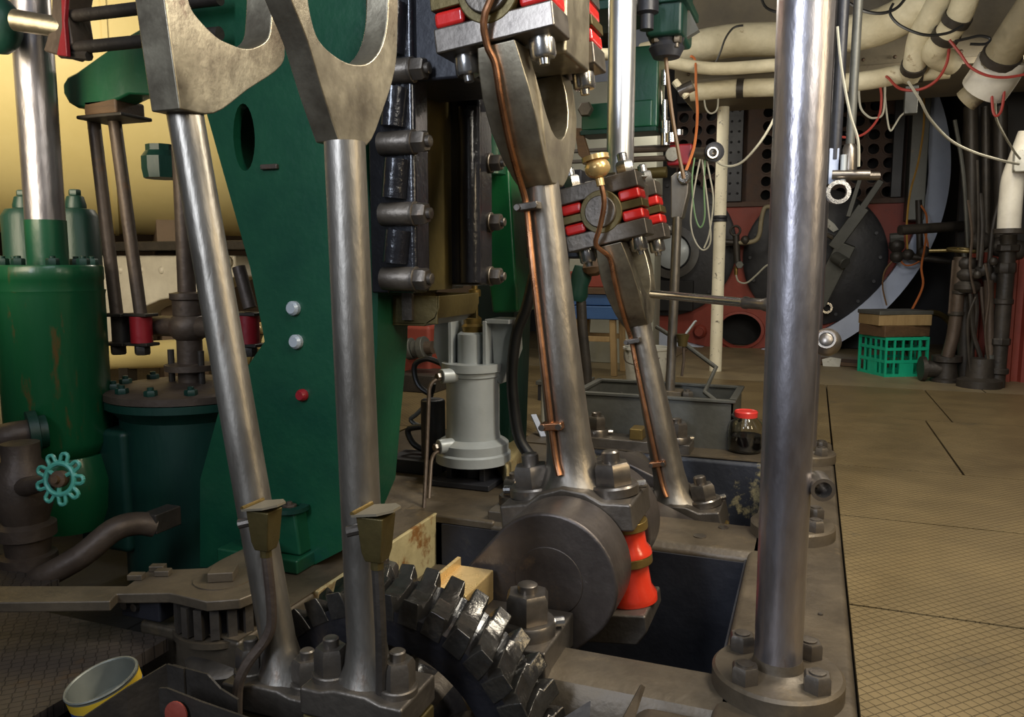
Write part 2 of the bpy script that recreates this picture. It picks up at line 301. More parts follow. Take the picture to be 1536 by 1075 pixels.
for x0, x1, y0, y1 in [(-2.6,-1.36,-0.6,0.75),(-2.6,-1.36,0.75,1.34),(-3.8,-2.6,-0.6,1.34),(-2.9,-1.9,1.34,1.5)]:
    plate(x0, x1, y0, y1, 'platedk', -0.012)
for x0, x1, y0, y1 in [(-7.4,-3.8,-0.6,3.6),(-3.8,-1.9,1.5,2.3),(-1.9,-1.49,1.5,2.3)]: plate(x0, x1, y0, y1, 'void_black', -0.25)  # black plates paint the dark void below floor level
for x0, x1, y0, y1 in [(-7.4,-4.2,2.3,5.0),(-7.4,-4.2,5.0,7.0)]: plate(x0, x1, y0, y1)
structure(M().box(-7.4, 0.1, -1.2, 3.9, -0.75, -0.70).build('floor', 'void_black'))
structure(M().box(EX-0.02, 3.4, -1.2, 9.4, -0.08, -0.034).build('floor', 'void_black'))  # added black sheets under the plates, stop light coming up through the seams
structure(M().box(-4.3, EX, 4.0, 9.4, -0.08, -0.034).build('floor', 'void_black'))
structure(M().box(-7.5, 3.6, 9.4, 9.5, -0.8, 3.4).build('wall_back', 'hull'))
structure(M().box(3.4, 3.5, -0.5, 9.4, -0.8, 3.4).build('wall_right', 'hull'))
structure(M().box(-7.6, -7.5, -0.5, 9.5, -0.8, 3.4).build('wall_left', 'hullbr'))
structure(M().box(-7.5, -3.0, 6.9, 7.0, -0.8, 3.4).build('wall_partition', 'hullbr'))
structure(M().box(-7.5, 3.5, 3.9, 9.5, 3.2, 3.3).build('ceiling', 'trunk'))

# ================================================================ ENGINE BED
bed = thing('engine_bed', 'grey cast iron engine bed plate with open crank pits', 'engine bed', (-0.4, 2.4, -0.6))
g = M()
g.prism([(-0.15,-0.65),(0.1155,-0.65),(0.1155,0),(-0.15,0)], 'y', 1.36, 4.0)
g.build('side_girder', 'iron', bed, 0.018, 3)
M().prism([(-0.30,-0.65),(0.1155,-0.65),(0.1155,0),(-0.27,0),(-0.30,-0.03)], 'y', 0.4, 1.44).build('side_girder', 'iron', bed, 0.02, 3)
M().prism([(1.44,-0.6),(1.44,-0.06),(1.475,-0.008),(1.50,0),(1.60,0),(1.615,-0.012),(1.615,-0.6)], 'x', -0.53, -0.10).build('cross_beam', 'iron', bed, 0.01, 3)
M().prism([(2.345,-0.6),(2.345,-0.02),(2.365,0),(2.60,0),(2.62,-0.02),(2.62,-0.6)], 'x', -1.30, -0.10).build('cross_beam', 'iron', bed, 0.008, 3)
M().prism([(3.47,-0.6),(3.47,-0.015),(3.485,0),(3.98,0),(3.98,-0.6)], 'x', -1.30, -0.10).build('cross_beam', 'peel', bed, 0.008, 3)
M().box(-1.29, -0.145, 3.476, 3.98, 0.0, 0.004).build('beam_cap', 'iron', bed)
M().box(-1.95, -0.96, 2.345, 3.62, -0.2, -0.0015).build('pump_platform', 'iron', bed, 0.01)
M().box(-1.34, -0.96, 2.36, 3.6, -0.65, -0.2).build('platform_wall', 'peel', bed)
M().box(-1.48, -1.175, 1.66, 2.36, -0.24, 0).build('left_girder', 'cream', bed, 0.004)
M().box(-1.48, -1.18, 1.36, 1.655, -0.24, 0).build('left_girder', 'iron', bed, 0.012)
M().box(-1.48, -1.17, 1.36, 2.36, -0.65, -0.24).build('left_girder_foot', 'iron', bed, 0.02)
M().box(-1.46, -1.185, 1.36, 2.36, 0.0, 0.003).build('girder_cap', 'iron', bed)
M().box(-1.18, -0.9, 1.66, 2.345, -0.3, -0.17).build('oil_ledge', 'iron', bed, 0.02, 3)
for x, y, r in [(-0.30, 2.44, 0.02), (-0.24, 2.55, 0.016)]: M().lathe([(r, 0), (r, 0.003), (r*0.7, 0.004)], (x, y, 0), (0,0,1), 16).build('bed_plug', 'nut', bed)
M().cyl((0.05, 1.98, -0.02), (0.05, 1.98, 0.004), 0.006, n=8).build('bed_plug', 'dull', bed)
M().prism([(-0.2, 1.62), (-0.15, 1.78), (-0.15, 1.92), (-0.19, 1.92), (-0.34, 1.64)], 'z', -0.36, -0.34).build('splash_shelf', 'dark', bed)
M().box(-0.156, -0.151, 1.63, 2.34, -0.62, -0.02).build('pit_side_plate', 'dark', bed)
M().box(-1.15, -0.151, 2.338, 2.3445, -0.62, -0.03).build('pit_end_plate', 'dark', bed)
# main bearings: saddle, cap, nuts with collars
def bearing(y0, y1, label, zt=0.055, brass=False):
    yc = (y0+y1)/2
    t = thing('main_bearing', label, 'bearing', (-0.73, yc, -0.3), group='main bearings of the crankshaft')
    M().box(-0.98, -0.48, y0+0.01, y1-0.01, -0.3, -0.03).build('saddle', 'iron', t, 0.01)
    M().box(-0.99, -0.483, y0, y1, -0.026, zt).build('cap', 'dull', t, 0.006)
    nut(t, (-0.55, yc-0.025, zt), w=0.088, h=0.062, stud=0.022, sh=0.018, collar=0.062, ch=0.03, screw=0.6)
    nut(t, (-0.93, yc, zt), w=0.080, h=0.058, stud=0.022, sh=0.02, collar=0.058, ch=0.03, screw=0.4)
    if brass:
        b = M(); b.prism([(-0.77,1.50),(-0.68,1.50),(-0.68,1.66),(-0.77,1.66)], 'z', zt, zt+0.075); b.build('oil_box', 'brassbr', t, 0.004)
        M().prism([(-0.775,1.50),(-0.765,1.50),(-0.765,1.66),(-0.775,1.66)], 'z', zt+0.07, zt+0.095).build('oil_box_lip', 'brassbr', t, 0.002)
    else:
        M().box(-0.76, -0.70, yc-0.05, yc+0.05, zt, zt+0.05).build('oil_box', 'brass', t, 0.004)
    return t
bearing(1.455, 1.665, 'front crankshaft bearing cap with gold brass block behind the toothed wheel', brass=True)
bearing(2.36, 2.58, 'middle crankshaft bearing cap behind the big front crank web', 0.03)
bearing(3.48, 3.62, 'far crankshaft bearing cap with two nuts in front of grey trough', 0.05)

# ================================================================ CRANKSHAFT
SHX, SHZ = -0.73, -0.08
P1, P2 = (-0.548, 0.115), (-0.423, -0.206)
crank = thing('crankshaft', 'forged steel crankshaft with thick round-ended webs in the pits', 'crankshaft', (SHX, 2.4, SHZ))
def hull2(p, rp, q, rq, n=28):
    d = math.degrees(math.atan2(p[1]-q[1], p[0]-q[0]))
    return arc(p[0], p[1], rp, d-90, d+90, n) + arc(q[0], q[1], rq, d+90, d+270, n)
for P, ys in ((P1, ((1.675, 1.83), (2.06, 2.215))), (P2, ((2.67, 2.81), (3.05, 3.19)))):
    for y0, y1 in ys:
        w = M().prism(hull2(P, 0.163 if P is P1 else 0.15, (SHX, SHZ), 0.15), 'y', y0, y1).build('crank_web', 'web', crank, 0.008, 3)
        if y0 == 1.675:
            M().cyl((P[0], y0-0.003, P[1]), (P[0], y0+0.02, P[1]), 0.083, n=40).build('pin_end', 'web', w, 0.002)
    M().cyl((P[0], ys[0][1]-0.01, P[1]), (P[0], ys[1][0]+0.01, P[1]), 0.08, n=32).build('crank_pin', 'bright', crank)
for y0, y1 in ((1.0, 1.68), (2.21, 2.675), (3.185, 3.75)):
    M().cyl((SHX, y0, SHZ), (SHX, y1, SHZ), 0.085, n=32).build('shaft_journal', 'dull', crank)

# worm wheel of the turning gear
wy0, wy1 = 1.255, 1.40
ww = thing('worm_wheel', 'oily toothed worm wheel on the shaft in front of the bearing cap', 'gear', (SHX-0.02, 1.33, SHZ))
cx, cz = SHX-0.02, SHZ-0.03; NT = 36; RO, RI = 0.338, 0.292
g = M()
prof = [(0.235, wy0+0.02), (0.235, wy0), (RI+0.012, wy0), (RI, wy0+0.03), (RI-0.012, (wy0+wy1)/2), (RI, wy1-0.03), (RI+0.012, wy1), (0.235, wy1), (0.235, wy0+0.02)]
g.lathe([(r, h) for r, h in prof], (cx, 0, cz), (0,1,0), 80, cap=False); g.build('rim', 'black', ww)
def tooth(a0):
    b = M(); secs = 5; vs = []; fs = []
    for i in range(secs+1):
        u = i/secs; y = wy0-0.003 + (wy1-wy0+0.006)*u; sk = -0.085*u; dip = 0.026*(1-(2*u-1)**2)
        for r, dw in ((RI-0.006, 0.076), (RI+0.5*(RO-RI), 0.066), (RO-dip, 0.048)):
            for sgn in (-1, 1):
                t = a0+sk+sgn*dw; vs.append((cx+r*math.sin(t), y, cz+r*math.cos(t)))
    for i in range(secs):
        o, p = i*6, (i+1)*6
        for q0, q1 in ((0,2),(2,4),(4,5),(5,3),(3,1)): fs.append((o+q0, p+q0, p+q1, o+q1))
    fs.append((0,2,4,5,3,1)); o = secs*6; fs.append((o+1,o+3,o+5,o+4,o+2,o))
    return b.add(vs, fs)
for k in range(NT): tooth(2*PI*k/NT + 0.03).build('tooth', 'gear', ww, 0.003, 2)
for k in range(6):
    t = 2*PI*k/6+0.4; M().bar((cx+0.08*math.cos(t), wy0+0.07, cz+0.08*math.sin(t)), (cx+0.245*math.cos(t), wy0+0.07, cz+0.245*math.sin(t)), 0.03, 0.05, (0,1,0)).build('spoke', 'black', ww, 0.006)
M().cyl((cx, wy0-0.01, cz), (cx, wy1+0.01, cz), 0.12, n=32).build('hub', 'black', ww, 0.005)

# ================================================================ CONNECTING RODS AND CROSSHEADS
def conrod(n, pin, yc, top, L, label):
    th = math.atan2(top[0]-pin[0], top[1]-pin[1])
    t = thing('connecting_rod', label, 'connecting rod', (pin[0], yc, pin[1]), (0, th, 0), 'connecting rods of the engine')
    # palm at the crank end: swelling plate, bolted bearing brasses with red distance sleeves
    palm = [(-0.175,0.065),(0.175,0.065),(0.175,0.135),(0.10,0.140),(0.06,0.165),(0.0,0.178),(-0.06,0.165),(-0.10,0.140),(-0.175,0.135)]
    M().prism(palm, 'y', -0.105, 0.105).build('palm', 'dull', t, 0.008, 3)
    M().lathe([(0.10, 0.145), (0.085, 0.17), (0.068, 0.21), (0.060, 0.27), (0.057, 0.36), (0.046, L-0.47), (0.046, L-0.40)], (0,0,0), (0,0,1), 32).build('shank', 'rod', t)
    M().cyl((0,-0.10,0), (0,0.10,0), 0.115, n=36).build('bearing_brass', 'brassdk', t, 0.006)
    for sx in (-1, 1):
        x = 0.125*sx
        M().lathe([(0.060,0.042),(0.060,0.064)], (x,0,0), (0,0,1), 28).build('brass_shim', 'brass', t, 0.002)
        M().lathe([(0.064,-0.024),(0.062,-0.012),(0.052,0.002),(0.050,0.041)], (x,0,0), (0,0,1), 28).build('distance_sleeve', 'redbr', t)
        M().lathe([(0.063,-0.048),(0.063,-0.025)], (x,0,0), (0,0,1), 28).build('brass_shim', 'brass', t, 0.002)
        M().lathe([(0.066,-0.147),(0.066,-0.128),(0.054,-0.108),(0.050,-0.049)], (x,0,0), (0,0,1), 28).build('distance_sleeve', 'redbr', t)
        nut(t, (x*0.88, 0.0 if n == 2 else -0.01, 0.139), w=0.088, h=0.055, stud=0.023, sh=0.03, collar=0.064, ch=0.026, screw=0.5 if sx > 0 else PI, m='nut')
    M().prism([(-0.18,-0.148),(0.18,-0.148),(0.18,-0.19),(0.15,-0.225),(-0.15,-0.225),(-0.18,-0.19)], 'y', -0.10, 0.10).build('bearing_keep', 'dull', t, 0.006)
    # fork straddling the crosshead
    u0 = L-0.42
    out = [(0.047,u0),(0.078,u0+0.02),(0.118,u0+0.06),(0.160,u0+0.125),(0.192,u0+0.195),(0.213,u0+0.26),(0.222,L-0.115)]
    inn = [(0.130,L-0.115),(0.126,L-0.17),(0.112,L-0.22),(0.088,L-0.262),(0.058,L-0.290),(0.028,L-0.304),(0.0,L-0.308)]
    poly = [(-a,b) for a,b in out] + [(-a,b) for a,b in inn] + [(a,b) for a,b in reversed(inn[:-1])] + [(a,b) for a,b in reversed(out)]
    f = M()
    # the fork is widest (along x) above the neck
    f.prism(poly, 'x', -0.055, 0.055)
    for v in f.v: v.x *= 0.80 + 0.30*math.sin(PI*min(1, max(0, (v.z-u0)/0.32)))
    f.build('fork', 'fork', t, 0.004, 2, ang=28)
    for sy in (-1, 1):                                             # a bearing on each fork arm
        y = 0.172*sy; bx = M().box(-0.145, 0.145, y-0.062, y+0.062, L-0.112, L-0.055).build('lower_keep', 'dull' if n == 2 else 'nut', t, 0.005)
        M().box(-0.145, 0.145, y-0.062, y+0.062, L+0.055, L+0.112).build('upper_keep', 'dull' if n == 2 else 'nut', t, 0.005)
        for sx in (-1, 1):
            x = 0.105*sx
            for a, b in ((-0.054, -0.017), (0.017, 0.054)): M().box(x-0.038, x+0.038, y-0.056, y+0.056, L+a, L+b).build('distance_piece', 'red', t, 0.010, 3)
            M().box(x-0.042, x+0.042, y-0.058, y+0.058, L-0.014, L+0.014).build('brass_shim', 'brassdk', t, 0.003)
            M().lathe([(0.030,0),(0.030,0.040),(0.026,0.046),(0.014,0.047),(0.012,0.06)], (x*0.9, y, L-0.112), (0,0,-1), 22).build('bolt_head', 'bright', t)
            nut(t, (x*0.93, y, L+0.112), (0,0,1), 0.056, 0.045, 0.018, 0.03, m='bright')
        M().cyl((0, y-0.064, L), (0, y+0.064, L), 0.075, n=32).build('bearing_brass', 'brassdk', t, 0.004)
    M().cyl((0, -0.250, L), (0, 0.250, L), 0.055, n=32).build('crosshead_pin', 'dull', t, 0.004)
    # copper oil pipe clipped down the front
    yf = -0.245; fr = [(-0.005,-0.226,L-0.16),(-0.008,-0.207,L-0.23),(-0.014,-0.172,L-0.30),(-0.020,-0.128,L-0.365),(-0.025,-0.085,L-0.415),(-0.026,-0.058,L-0.47),(-0.025,-0.064,L-0.62),(-0.022,-0.068,0.42),(-0.018,-0.072,0.26),(-0.008,-0.082,0.205)]
    pts = [(0.075,yf-0.01,L+0.20),(0.07,yf-0.01,L+0.05),(0.0,yf-0.02,L-0.06),(-0.012,yf,L-0.12)] + fr
    if n == 2: pts = [(0.035,yf-0.06,L+0.10),(0.035,yf-0.06,L+0.02),(0.0,yf-0.05,L-0.06),(-0.03,yf-0.03,L-0.11)] + fr
    pp = M().tube(pts, 0.0085, 10, 4).build('oil_pipe', 'copper', t)
    for u, m in ((L-0.47, 'nut'), (0.33, 'copper')):
        M().box(-0.048, 0.010, -0.082, -0.045, u-0.010, u+0.010).build('pipe_clip', m, t, 0.004)
        for x in (-0.041, 0.004): M().cyl((x, -0.090, u), (x, -0.08, u), 0.008, n=8).build('clip_screw', 'nut', t)
    if n == 2:
        oc = M(); oc.sphere((0.035, yf-0.06, L+0.135), 0.044, sc=(1,1,0.8)); oc.cyl((0.035,yf-0.06,L+0.16),(0.035,yf-0.06,L+0.176),0.046); oc.build('oil_cup', 'brassbr', t)
        M().cyl((0.035,yf-0.06,L+0.075),(0.035,yf-0.06,L+0.10),0.014,n=12).build('pipe_union', 'brassbr', t)
    return t
L1, L2 = 1.355, 1.266
X1, X2 = (-0.71, 1.46), (-0.70, 1.03)
conrod(1, P1, 1.94, X1, L1, 'nearest forked steel connecting rod with copper pipe down its front')
conrod(2, P2, 2.93, X2, L2, 'second forked connecting rod farther back carrying a round brass oil cup')
for (yc, zc, label) in ((1.94, 1.46, 'steel crosshead block between the fork arms of the near rod'), (2.93, 1.03, 'steel crosshead block under the shiny vertical piston rod')):
    t = thing('crosshead', label, 'crosshead', (-0.705, yc, zc), group='crossheads of the engine')
    M().box(-0.80, -0.565 if zc > 1.2 else -0.60, yc-0.105, yc+0.105, zc-0.12, zc+0.12).build('block', 'fork' if zc > 1.2 else 'dull', t, 0.01)
    M().cyl((-0.69, yc, zc+0.11), (-0.69, yc, zc+0.95), 0.05 if zc < 1.2 else 0.055, n=36).build('piston_rod', 'chrome', t)
    M().box(-1.015, -0.80, yc-0.13, yc+0.13, zc-0.16, zc+0.16).build('slipper', 'dark', t, 0.008)
    M().cyl((-0.69, yc, zc+0.11), (-0.69, yc, zc+0.15), 0.075, n=6).build('rod_nut', 'nut', t)
pc = M().prism([(-0.64, 2.77), (-0.56, 2.80), (-0.60, 2.93), (-0.66, 2.90)], 'z', 1.155, 1.158).build('paper_scrap', 'paper'); pc.location.z = 0
tag(pc, 'white paper scrap lying on top of the far crosshead', 'paper')

# ================================================================ TAPERED COLUMNS ON ROUND FLANGES
def column(y, x, label):
    t = thing('engine_column', label, 'column', (x, y, 0), group='front columns of the engine')
    M().lathe([(0.128, 0.0), (0.128, 0.034), (0.122, 0.040), (0.060, 0.042), (0.051, 0.048), (0.0465, 0.066)], (x,y,0), (0,0,1), 48).build('flange', 'iron', t)
    M().lathe([(0.0462, 0.060), (0.0475, 0.5), (0.052, 1.7), (0.052, 2.6)], (x,y,0), (0,0,1), 40).build('shaft', 'column', t)
    for k in range(4):
        a = PI/4 + PI/2*k + (0.12 if y < 2 else 0); nut(t, (x+0.094*math.cos(a), y+0.094*math.sin(a), 0.040), w=0.048, h=0.034, stud=0.016, sh=0.004, m='dull', ph=0.2+k, name='flange_bolt')
    return t
column(1.594, -0.035, 'tall polished steel column standing nearest, bolted to the bed by a round flange')
column(2.57, -0.03, 'steel column on round bolted flange, directly behind the nearest column')
column(3.60, -0.005, 'third steel column in line, its bolted flange by the floor plates')
q = aY(1226, 726, 1.60)
t = thing('drain_stub', 'short steel pipe stub with open end on the nearest column', 'pipe', q)
M().lathe([(0.023,0),(0.023,0.045),(0.016,0.045),(0.016,0.015)], q + V(0,0.02,0), (0.25,-1,-0.1), 20, cap=True).build('socket', 'nut', t)
M().cyl((-0.03, 1.60, q.z+0.005), q + V(0.0,0.01,0.0), 0.013, n=12).build('stub_screw', 'dull', t)
q = aY(1240, 513, 2.52)
t = thing('rail_ball', 'hollow steel handrail ball fixed beside the columns at knee height', 'rail fitting', q)
M().sphere(q, 0.042, 24).build('ball', 'nut', t)
dd = V(-0.05,-1,0.32).normalized(); M().ring(q+dd*0.032, dd, 0.027, 0.021, 0.006, 24).build('socket_lip', 'nut', t); M().cyl(q+dd*0.03, q+dd*0.0375, 0.022, n=20).build('socket', 'void_black', t)  # black disc painted in for the shade inside the ball's hole
M().cyl(q + V(-0.03,0.01,0), V(-0.03, 2.57, q.z), 0.014, n=10).build('stem', 'nut', t)
q0, q1 = aY(978, 441, 2.86), aY(1152, 457, 2.60)
t = thing('hand_rail', 'slim steel hand rail with knurled end reaching toward the columns', 'rail', q0)
M().cyl(q0, q1, 0.0150, n=16).build('rail', 'bright', t)
d = (q1-q0).normalized(); M().lathe([(0.020,0),(0.021,0.01),(0.018,0.02),(0.018,0.07),(0.0215,0.08),(0.0215,0.10),(0.017,0.11)], q1-d*0.09, d, 16).build('end_socket', 'nut', t)
M().cyl(q1, (-0.06, 2.575, q1.z), 0.012, n=8).build('rail_bolt', 'nut', t)

# ================================================================ ECCENTRIC RODS OF THE VALVE GEAR
def smooth2(poly, amax):                        # rounds the gentle corners of an outline, keeps the sharp ones
    n = len(poly); out = []
    P = [Vector((p[0], p[1], 0)) for p in poly]
    def sharp(i):
        a, b = P[i]-P[i-1], P[(i+1) % n]-P[i]; return a.angle(b) > math.radians(amax)
    sh_ = [sharp(i) for i in range(n)]
    for i in range(n):
        p0, p1, p2, p3 = P[i-1], P[i], P[(i+1) % n], P[(i+2) % n]
        if sh_[i]: p0 = p1*2-p2
        if sh_[(i+1) % n]: p3 = p2*2-p1
        for t in (0, 0.25, 0.5, 0.75):
            q = 0.5*((2*p1) + (p2-p0)*t + (2*p0-5*p1+4*p2-p3)*t*t + (3*p1-p0-3*p2+p3)*t**3); out.append((q.x, q.y))
    return out
def ecc_rod(label, y, bot, top, forkpx, xf, xb, side):
    b, tp = aY(*bot, y), aY(*top, y)
    t = thing('eccentric_rod', label, 'eccentric rod', (b.x, y, b.z), group='eccentric rods of the valve gear')
    M().lathe([(0.056, -0.015), (0.040, 0.02), (0.034, 0.06), (0.033, (tp-b).length-0.002)], b, tp-b, 32).build('shank', 'ecc', t)
    poly = [(p.y, p.z) for p in (aX(*q, xf) for q in forkpx)]; poly = smooth2(poly, 60)
    M().prism(poly, 'x', xb, xf).build('fork', 'fork', t, 0.003, 2)
    z0 = b.z-0.062; pal = [(-0.10,0),(0.10,0),(0.10,0.050),(0.06,0.050),(0.03,0.058),(-0.03,0.058),(-0.06,0.050),(-0.10,0.050)]
    M().prism([(b.x+px, z0+pz) for px, pz in pal], 'y', y-0.062, y+0.062).build('palm', 'dull', t, 0.006)
    M().prism([(b.x-0.10, z0-0.035), (b.x+0.10, z0-0.035), (b.x+0.10, z0-0.004), (b.x-0.10, z0-0.004)], 'y', y-0.056, y+0.056).build('strap_lug', 'brassdk', t, 0.004)
    for sx in (-1, 1): nut(t, (b.x+0.066*sx, y-0.012, z0+0.050), w=0.052, h=0.045, stud=0.014, sh=0.016, m='dull', ph=0.1, collar=0.034, ch=0.012)
    M().ring((b.x, y-0.035, z0-0.22), (0,1,0), 0.215, 0.17, 0.07, 40).build('strap', 'brassdk', t, 0.004)
    M().cyl((b.x, y-0.03, z0-0.22), (b.x, y+0.03, z0-0.22), 0.168, n=40).build('sheave', 'dark', t)
    # brass drip box with hinged lid and pipe
    c = b + (tp-b).normalized()*(0.24 if y > 1.15 else 0.27) + V(0.045 if y > 1.15 else 0.056, -0.045, 0); c.z = side
    q = M()
    bot4 = [(-0.015,-0.014),(0.015,-0.014),(0.015,0.014),(-0.015,0.014)]; top4 = [(-0.025,-0.022),(0.025,-0.022),(0.025,0.022),(-0.025,0.022)]
    vs = [c+V(x,yy,-0.042) for x, yy in bot4] + [c+V(x*0.75,yy*0.85,-0.025) for x, yy in top4] + [c+V(x,yy,0.036) for x, yy in top4]
    q.add(vs, [(3,2,1,0),(8,9,10,11)] + [(i,(i+1)%4,(i+1)%4+4,i+4) for i in range(4)] + [(i+4,(i+1)%4+4,(i+1)%4+8,i+8) for i in range(4)])
    cup = q.build('drip_box', 'brassdk', t, 0.003, 2)
    lid = [(-0.032,-0.030),(0.016,-0.031),(0.036,-0.012),(0.036,0.012),(0.016,0.031),(-0.032,0.030)]
    M(Matrix.Translation(c+V(0.004,0,0.041)) @ Matrix.Rotation(-0.16, 4, 'Y')).prism(lid, 'z', 0, 0.004).build('lid', 'trunk', cup)
    M().cyl(c+V(-0.026,-0.03,0.042), c+V(-0.026,0.03,0.042), 0.004, n=8).build('hinge', 'brass', cup)
    M().cyl(c+V(-0.024,-0.012,0.012), c+V(-0.042,-0.022,0.008), 0.009, n=10).build('screw', 'nut', cup)
    M().cyl(c+V(0,0,-0.056), c+V(0,0,-0.040), 0.011, n=10).build('union', 'brassdk', cup)
    return t, c, b
fA = [(270,164),(322,170),(372,135),(422,99),(428,60),(428,-40),(410,-40),(407,30),(402,57),(384,70),(365,72),(342,64),(324,54),(300,30),(285,6),(278,-40),(242,-40),(247,0),(258,80)]
fB = [(509,212),(551,218),(575,165),(593,105),(597,45),(598,-40),(583,-40),(581,30),(572,70),(554,93),(530,96),(505,85),(479,60),(466,20),(458,-40),(425,-40),(437,0),(461,60),(485,140)]
tA, cA, bA = ecc_rod('leaning eccentric rod on the left, its fork low against the green beam', 1.20, (425,1005), (276,162), fA, -1.075, -1.142, 0.365)
pz = aY(405, 780, 1.145).z
tB, cB, bB = ecc_rod('upright eccentric rod to the right of the leaning one, before the green column', 1.12, (552,1010), (517,212), fB, -0.748, -0.795, 0.412)
M().tube([cA+V(0,0,-0.045), cA+V(0.008,0,-0.16), cA+V(0.0,-0.005,-0.21), cA+V(-0.03,-0.03,-0.26), cA+V(-0.045,-0.04,-0.31), cA+V(-0.045,-0.045,-0.42)], 0.010, 10, 4).build('drip_pipe', 'pipe', tA)
M().tube([cB+V(0,0,-0.045), cB+V(0.004,0,-0.16), cB+V(-0.002,0.01,-0.25), cB+V(-0.006,0.012,-0.30)], 0.010, 10, 4).build('drip_pipe', 'pipedk', tB)

# ================================================================ GREEN STANDARDS AND CROSSHEAD GUIDES
def keyhole(outer, inner):
    k = min(range(len(outer)), key=lambda i: (outer[i][0]-inner[0][0])**2 + (outer[i][1]-inner[0][1])**2)
    return outer[:k+1] + inner + [inner[0]] + outer[k:]
sy0, sy1 = 1.80, 2.24
pxo = [(566,-160),(548,230),(567,440),(566,520),(556,640),(548,740),(512,826),(465,850),(300,850),(300,720),(330,610),(397,512),(393,490),(375,400),(310,170),(225,-160)]
outer = [(p.x, p.z) for p in (aY(*q, sy0) for q in pxo)]
hc = aY(366, 206, sy0); inner = [(hc.x+0.036*math.cos(2*PI*i/24+PI), hc.z+0.090*math.sin(2*PI*i/24+PI)) for i in range(24)]
std = thing('engine_standard', 'big green cast standard with an oval hole rising from the bed', 'engine frame', (-1.3, 2.0, 0))
ZS = aY(566, 440, sy0).z                       # the standard is deep behind the guide and slim below it
zi = next(i for i, p in enumerate(outer) if p[1] < ZS-0.002)
up = [p for p in outer[:zi]] + [p for p in outer if p[1] > ZS and p[0] < -1.3]
lft = [p for p in outer if p[0] < -1.3]
kl = next(i for i in range(len(lft)) if lft[i][1] > ZS)
fr = (ZS-lft[kl-1][1])/(lft[kl][1]-lft[kl-1][1]); xl = lft[kl-1][0] + fr*(lft[kl][0]-lft[kl-1][0])
up = [p for p in outer if p[1] >= ZS-0.002 and p[0] > -1.3] + [(xl, ZS)] + [p for p in outer if p[1] > ZS and p[0] < -1.3]
lo = [(up[[q[0] > -1.3 for q in up].index(False)-1][0], ZS)] + [p for p in outer if p[1] < ZS-0.002] + [(xl, ZS)]
M().prism(keyhole(up, inner), 'y', sy0, sy0+0.03).build('face_plate', 'green', std, ang=30)
big = [(hc.x+0.01+0.085*math.cos(2*PI*i/24+PI), hc.z+0.16*math.sin(2*PI*i/24+PI)) for i in range(24)]
M().prism(keyhole(up, big), 'y', sy0+0.03, sy1).build('casting', 'green', std, ang=30)
M().prism(lo, 'y', sy0, 1.965).build('leg', 'green', std, ang=30)
M().prism([(lo[0][0]-0.02, ZS), (lo[0][0]-0.30, ZS), (lo[0][0]-0.30, ZS-0.3)], 'y', 1.965, 2.2).build('web', 'greendk', std)
M().lathe([(0.040, 0.0), (0.037, -0.004), (0.037, 0.001)], hc + V(0,0.002,0), (0,-1,0), 24)
for q, r, m in (((442,462),0.020,'pump'),((446,512),0.020,'pump'),((455,592),0.017,'rustred')):
    p = aY(*q, sy0); M().lathe([(r,0),(r,0.012),(r*0.7,0.02)], p, (0,-1,0), 14).build('bolt_head', m, std)
p = aY(405, 250, sy0); M().box(p.x-0.025, p.x+0.03, sy0-0.012, sy0, p.z-0.008, p.z+0.006).build('stop_lug', 'pipe', std, 0.003)
f0 = aY(418, 845, 1.76); f1 = aY(500, 850, 1.76)
M().box(-1.56, -1.285, 1.72, 2.02, 0.004, 0.045).build('foot_flange', 'green', std, 0.006)
M().prism([(-1.50,0.045),(-1.295,0.045),(-1.31,0.17),(-1.50,0.17)], 'y', 1.75, 1.84).build('foot_block', 'green', std, 0.008)
M().lathe([(0.055,0),(0.055,0.012),(0.03,0.012),(0.03,0.0)], (-1.345, 1.775, 0.168), (0,0,1), 20).build('foot_lug', 'greendk', std)
nut(std, (-1.345, 1.775, 0.17), w=0.035, h=0.012, stud=0.008, sh=0.008, m='pipe', name='foot_bolt')
gd = thing('crosshead_guide', 'black crosshead guide bolted to the edge of the big green standard', 'guide', (-1.0, 2.0, 0.78))
ZB = 0.775
M().box(-1.075, -1.025, 1.79, 2.26, ZB, 1.95).build('guide_plate', 'black', gd, 0.004)
M().box(-1.04, -0.945, 1.79, 1.875, ZB, 1.95).build('front_keeper', 'black', gd, 0.012, 3)
M().box(-1.04, -0.925, 2.16, 2.26, ZB+0.01, 1.95).build('rear_keeper', 'black', gd, 0.012, 3)
M().box(-1.026, -1.018, 1.875, 2.16, ZB, 1.95).build('slide_face', 'brassdk', gd)
zs = [aY(625, yy, 1.78).z for yy in (103, 212, 320, 418)] + [1.62]
for i, z in enumerate(zs):
    M().lathe([(0.030,0),(0.030,0.085),(0.027,0.09)], (-1.035, 1.785, z), (1,0,0), 20).build('sleeve', 'dull', gd)
    nut(gd, (-0.945, 1.785, z), (1,0,0), 0.050, 0.032, 0.014, 0.012, m='dull', ph=0.2, collar=0.031, ch=0.006)
    if i < 4: M().tube([(-1.0, 1.782, z+0.04), (-0.99, 1.782, zs[i-1]-0.04 if i else z+0.16)], 0.032, 14).build('keeper_rib', 'black', gd)
    nut(gd, (-0.925, 2.235, z), (1,0,0), 0.046, 0.03, 0.013, 0.012, m='dull', ph=0.2, collar=0.03, ch=0.008)
M().tube([(-0.955, 2.155, ZB+0.02), (-0.955, 2.155, 1.30)], 0.034, 16).build('keeper_rib', 'black', gd)
dt = thing('drip_tray', 'oily brass drip tray hung under the black crosshead guide', 'tray', (-0.98, 2.05, 0.70))
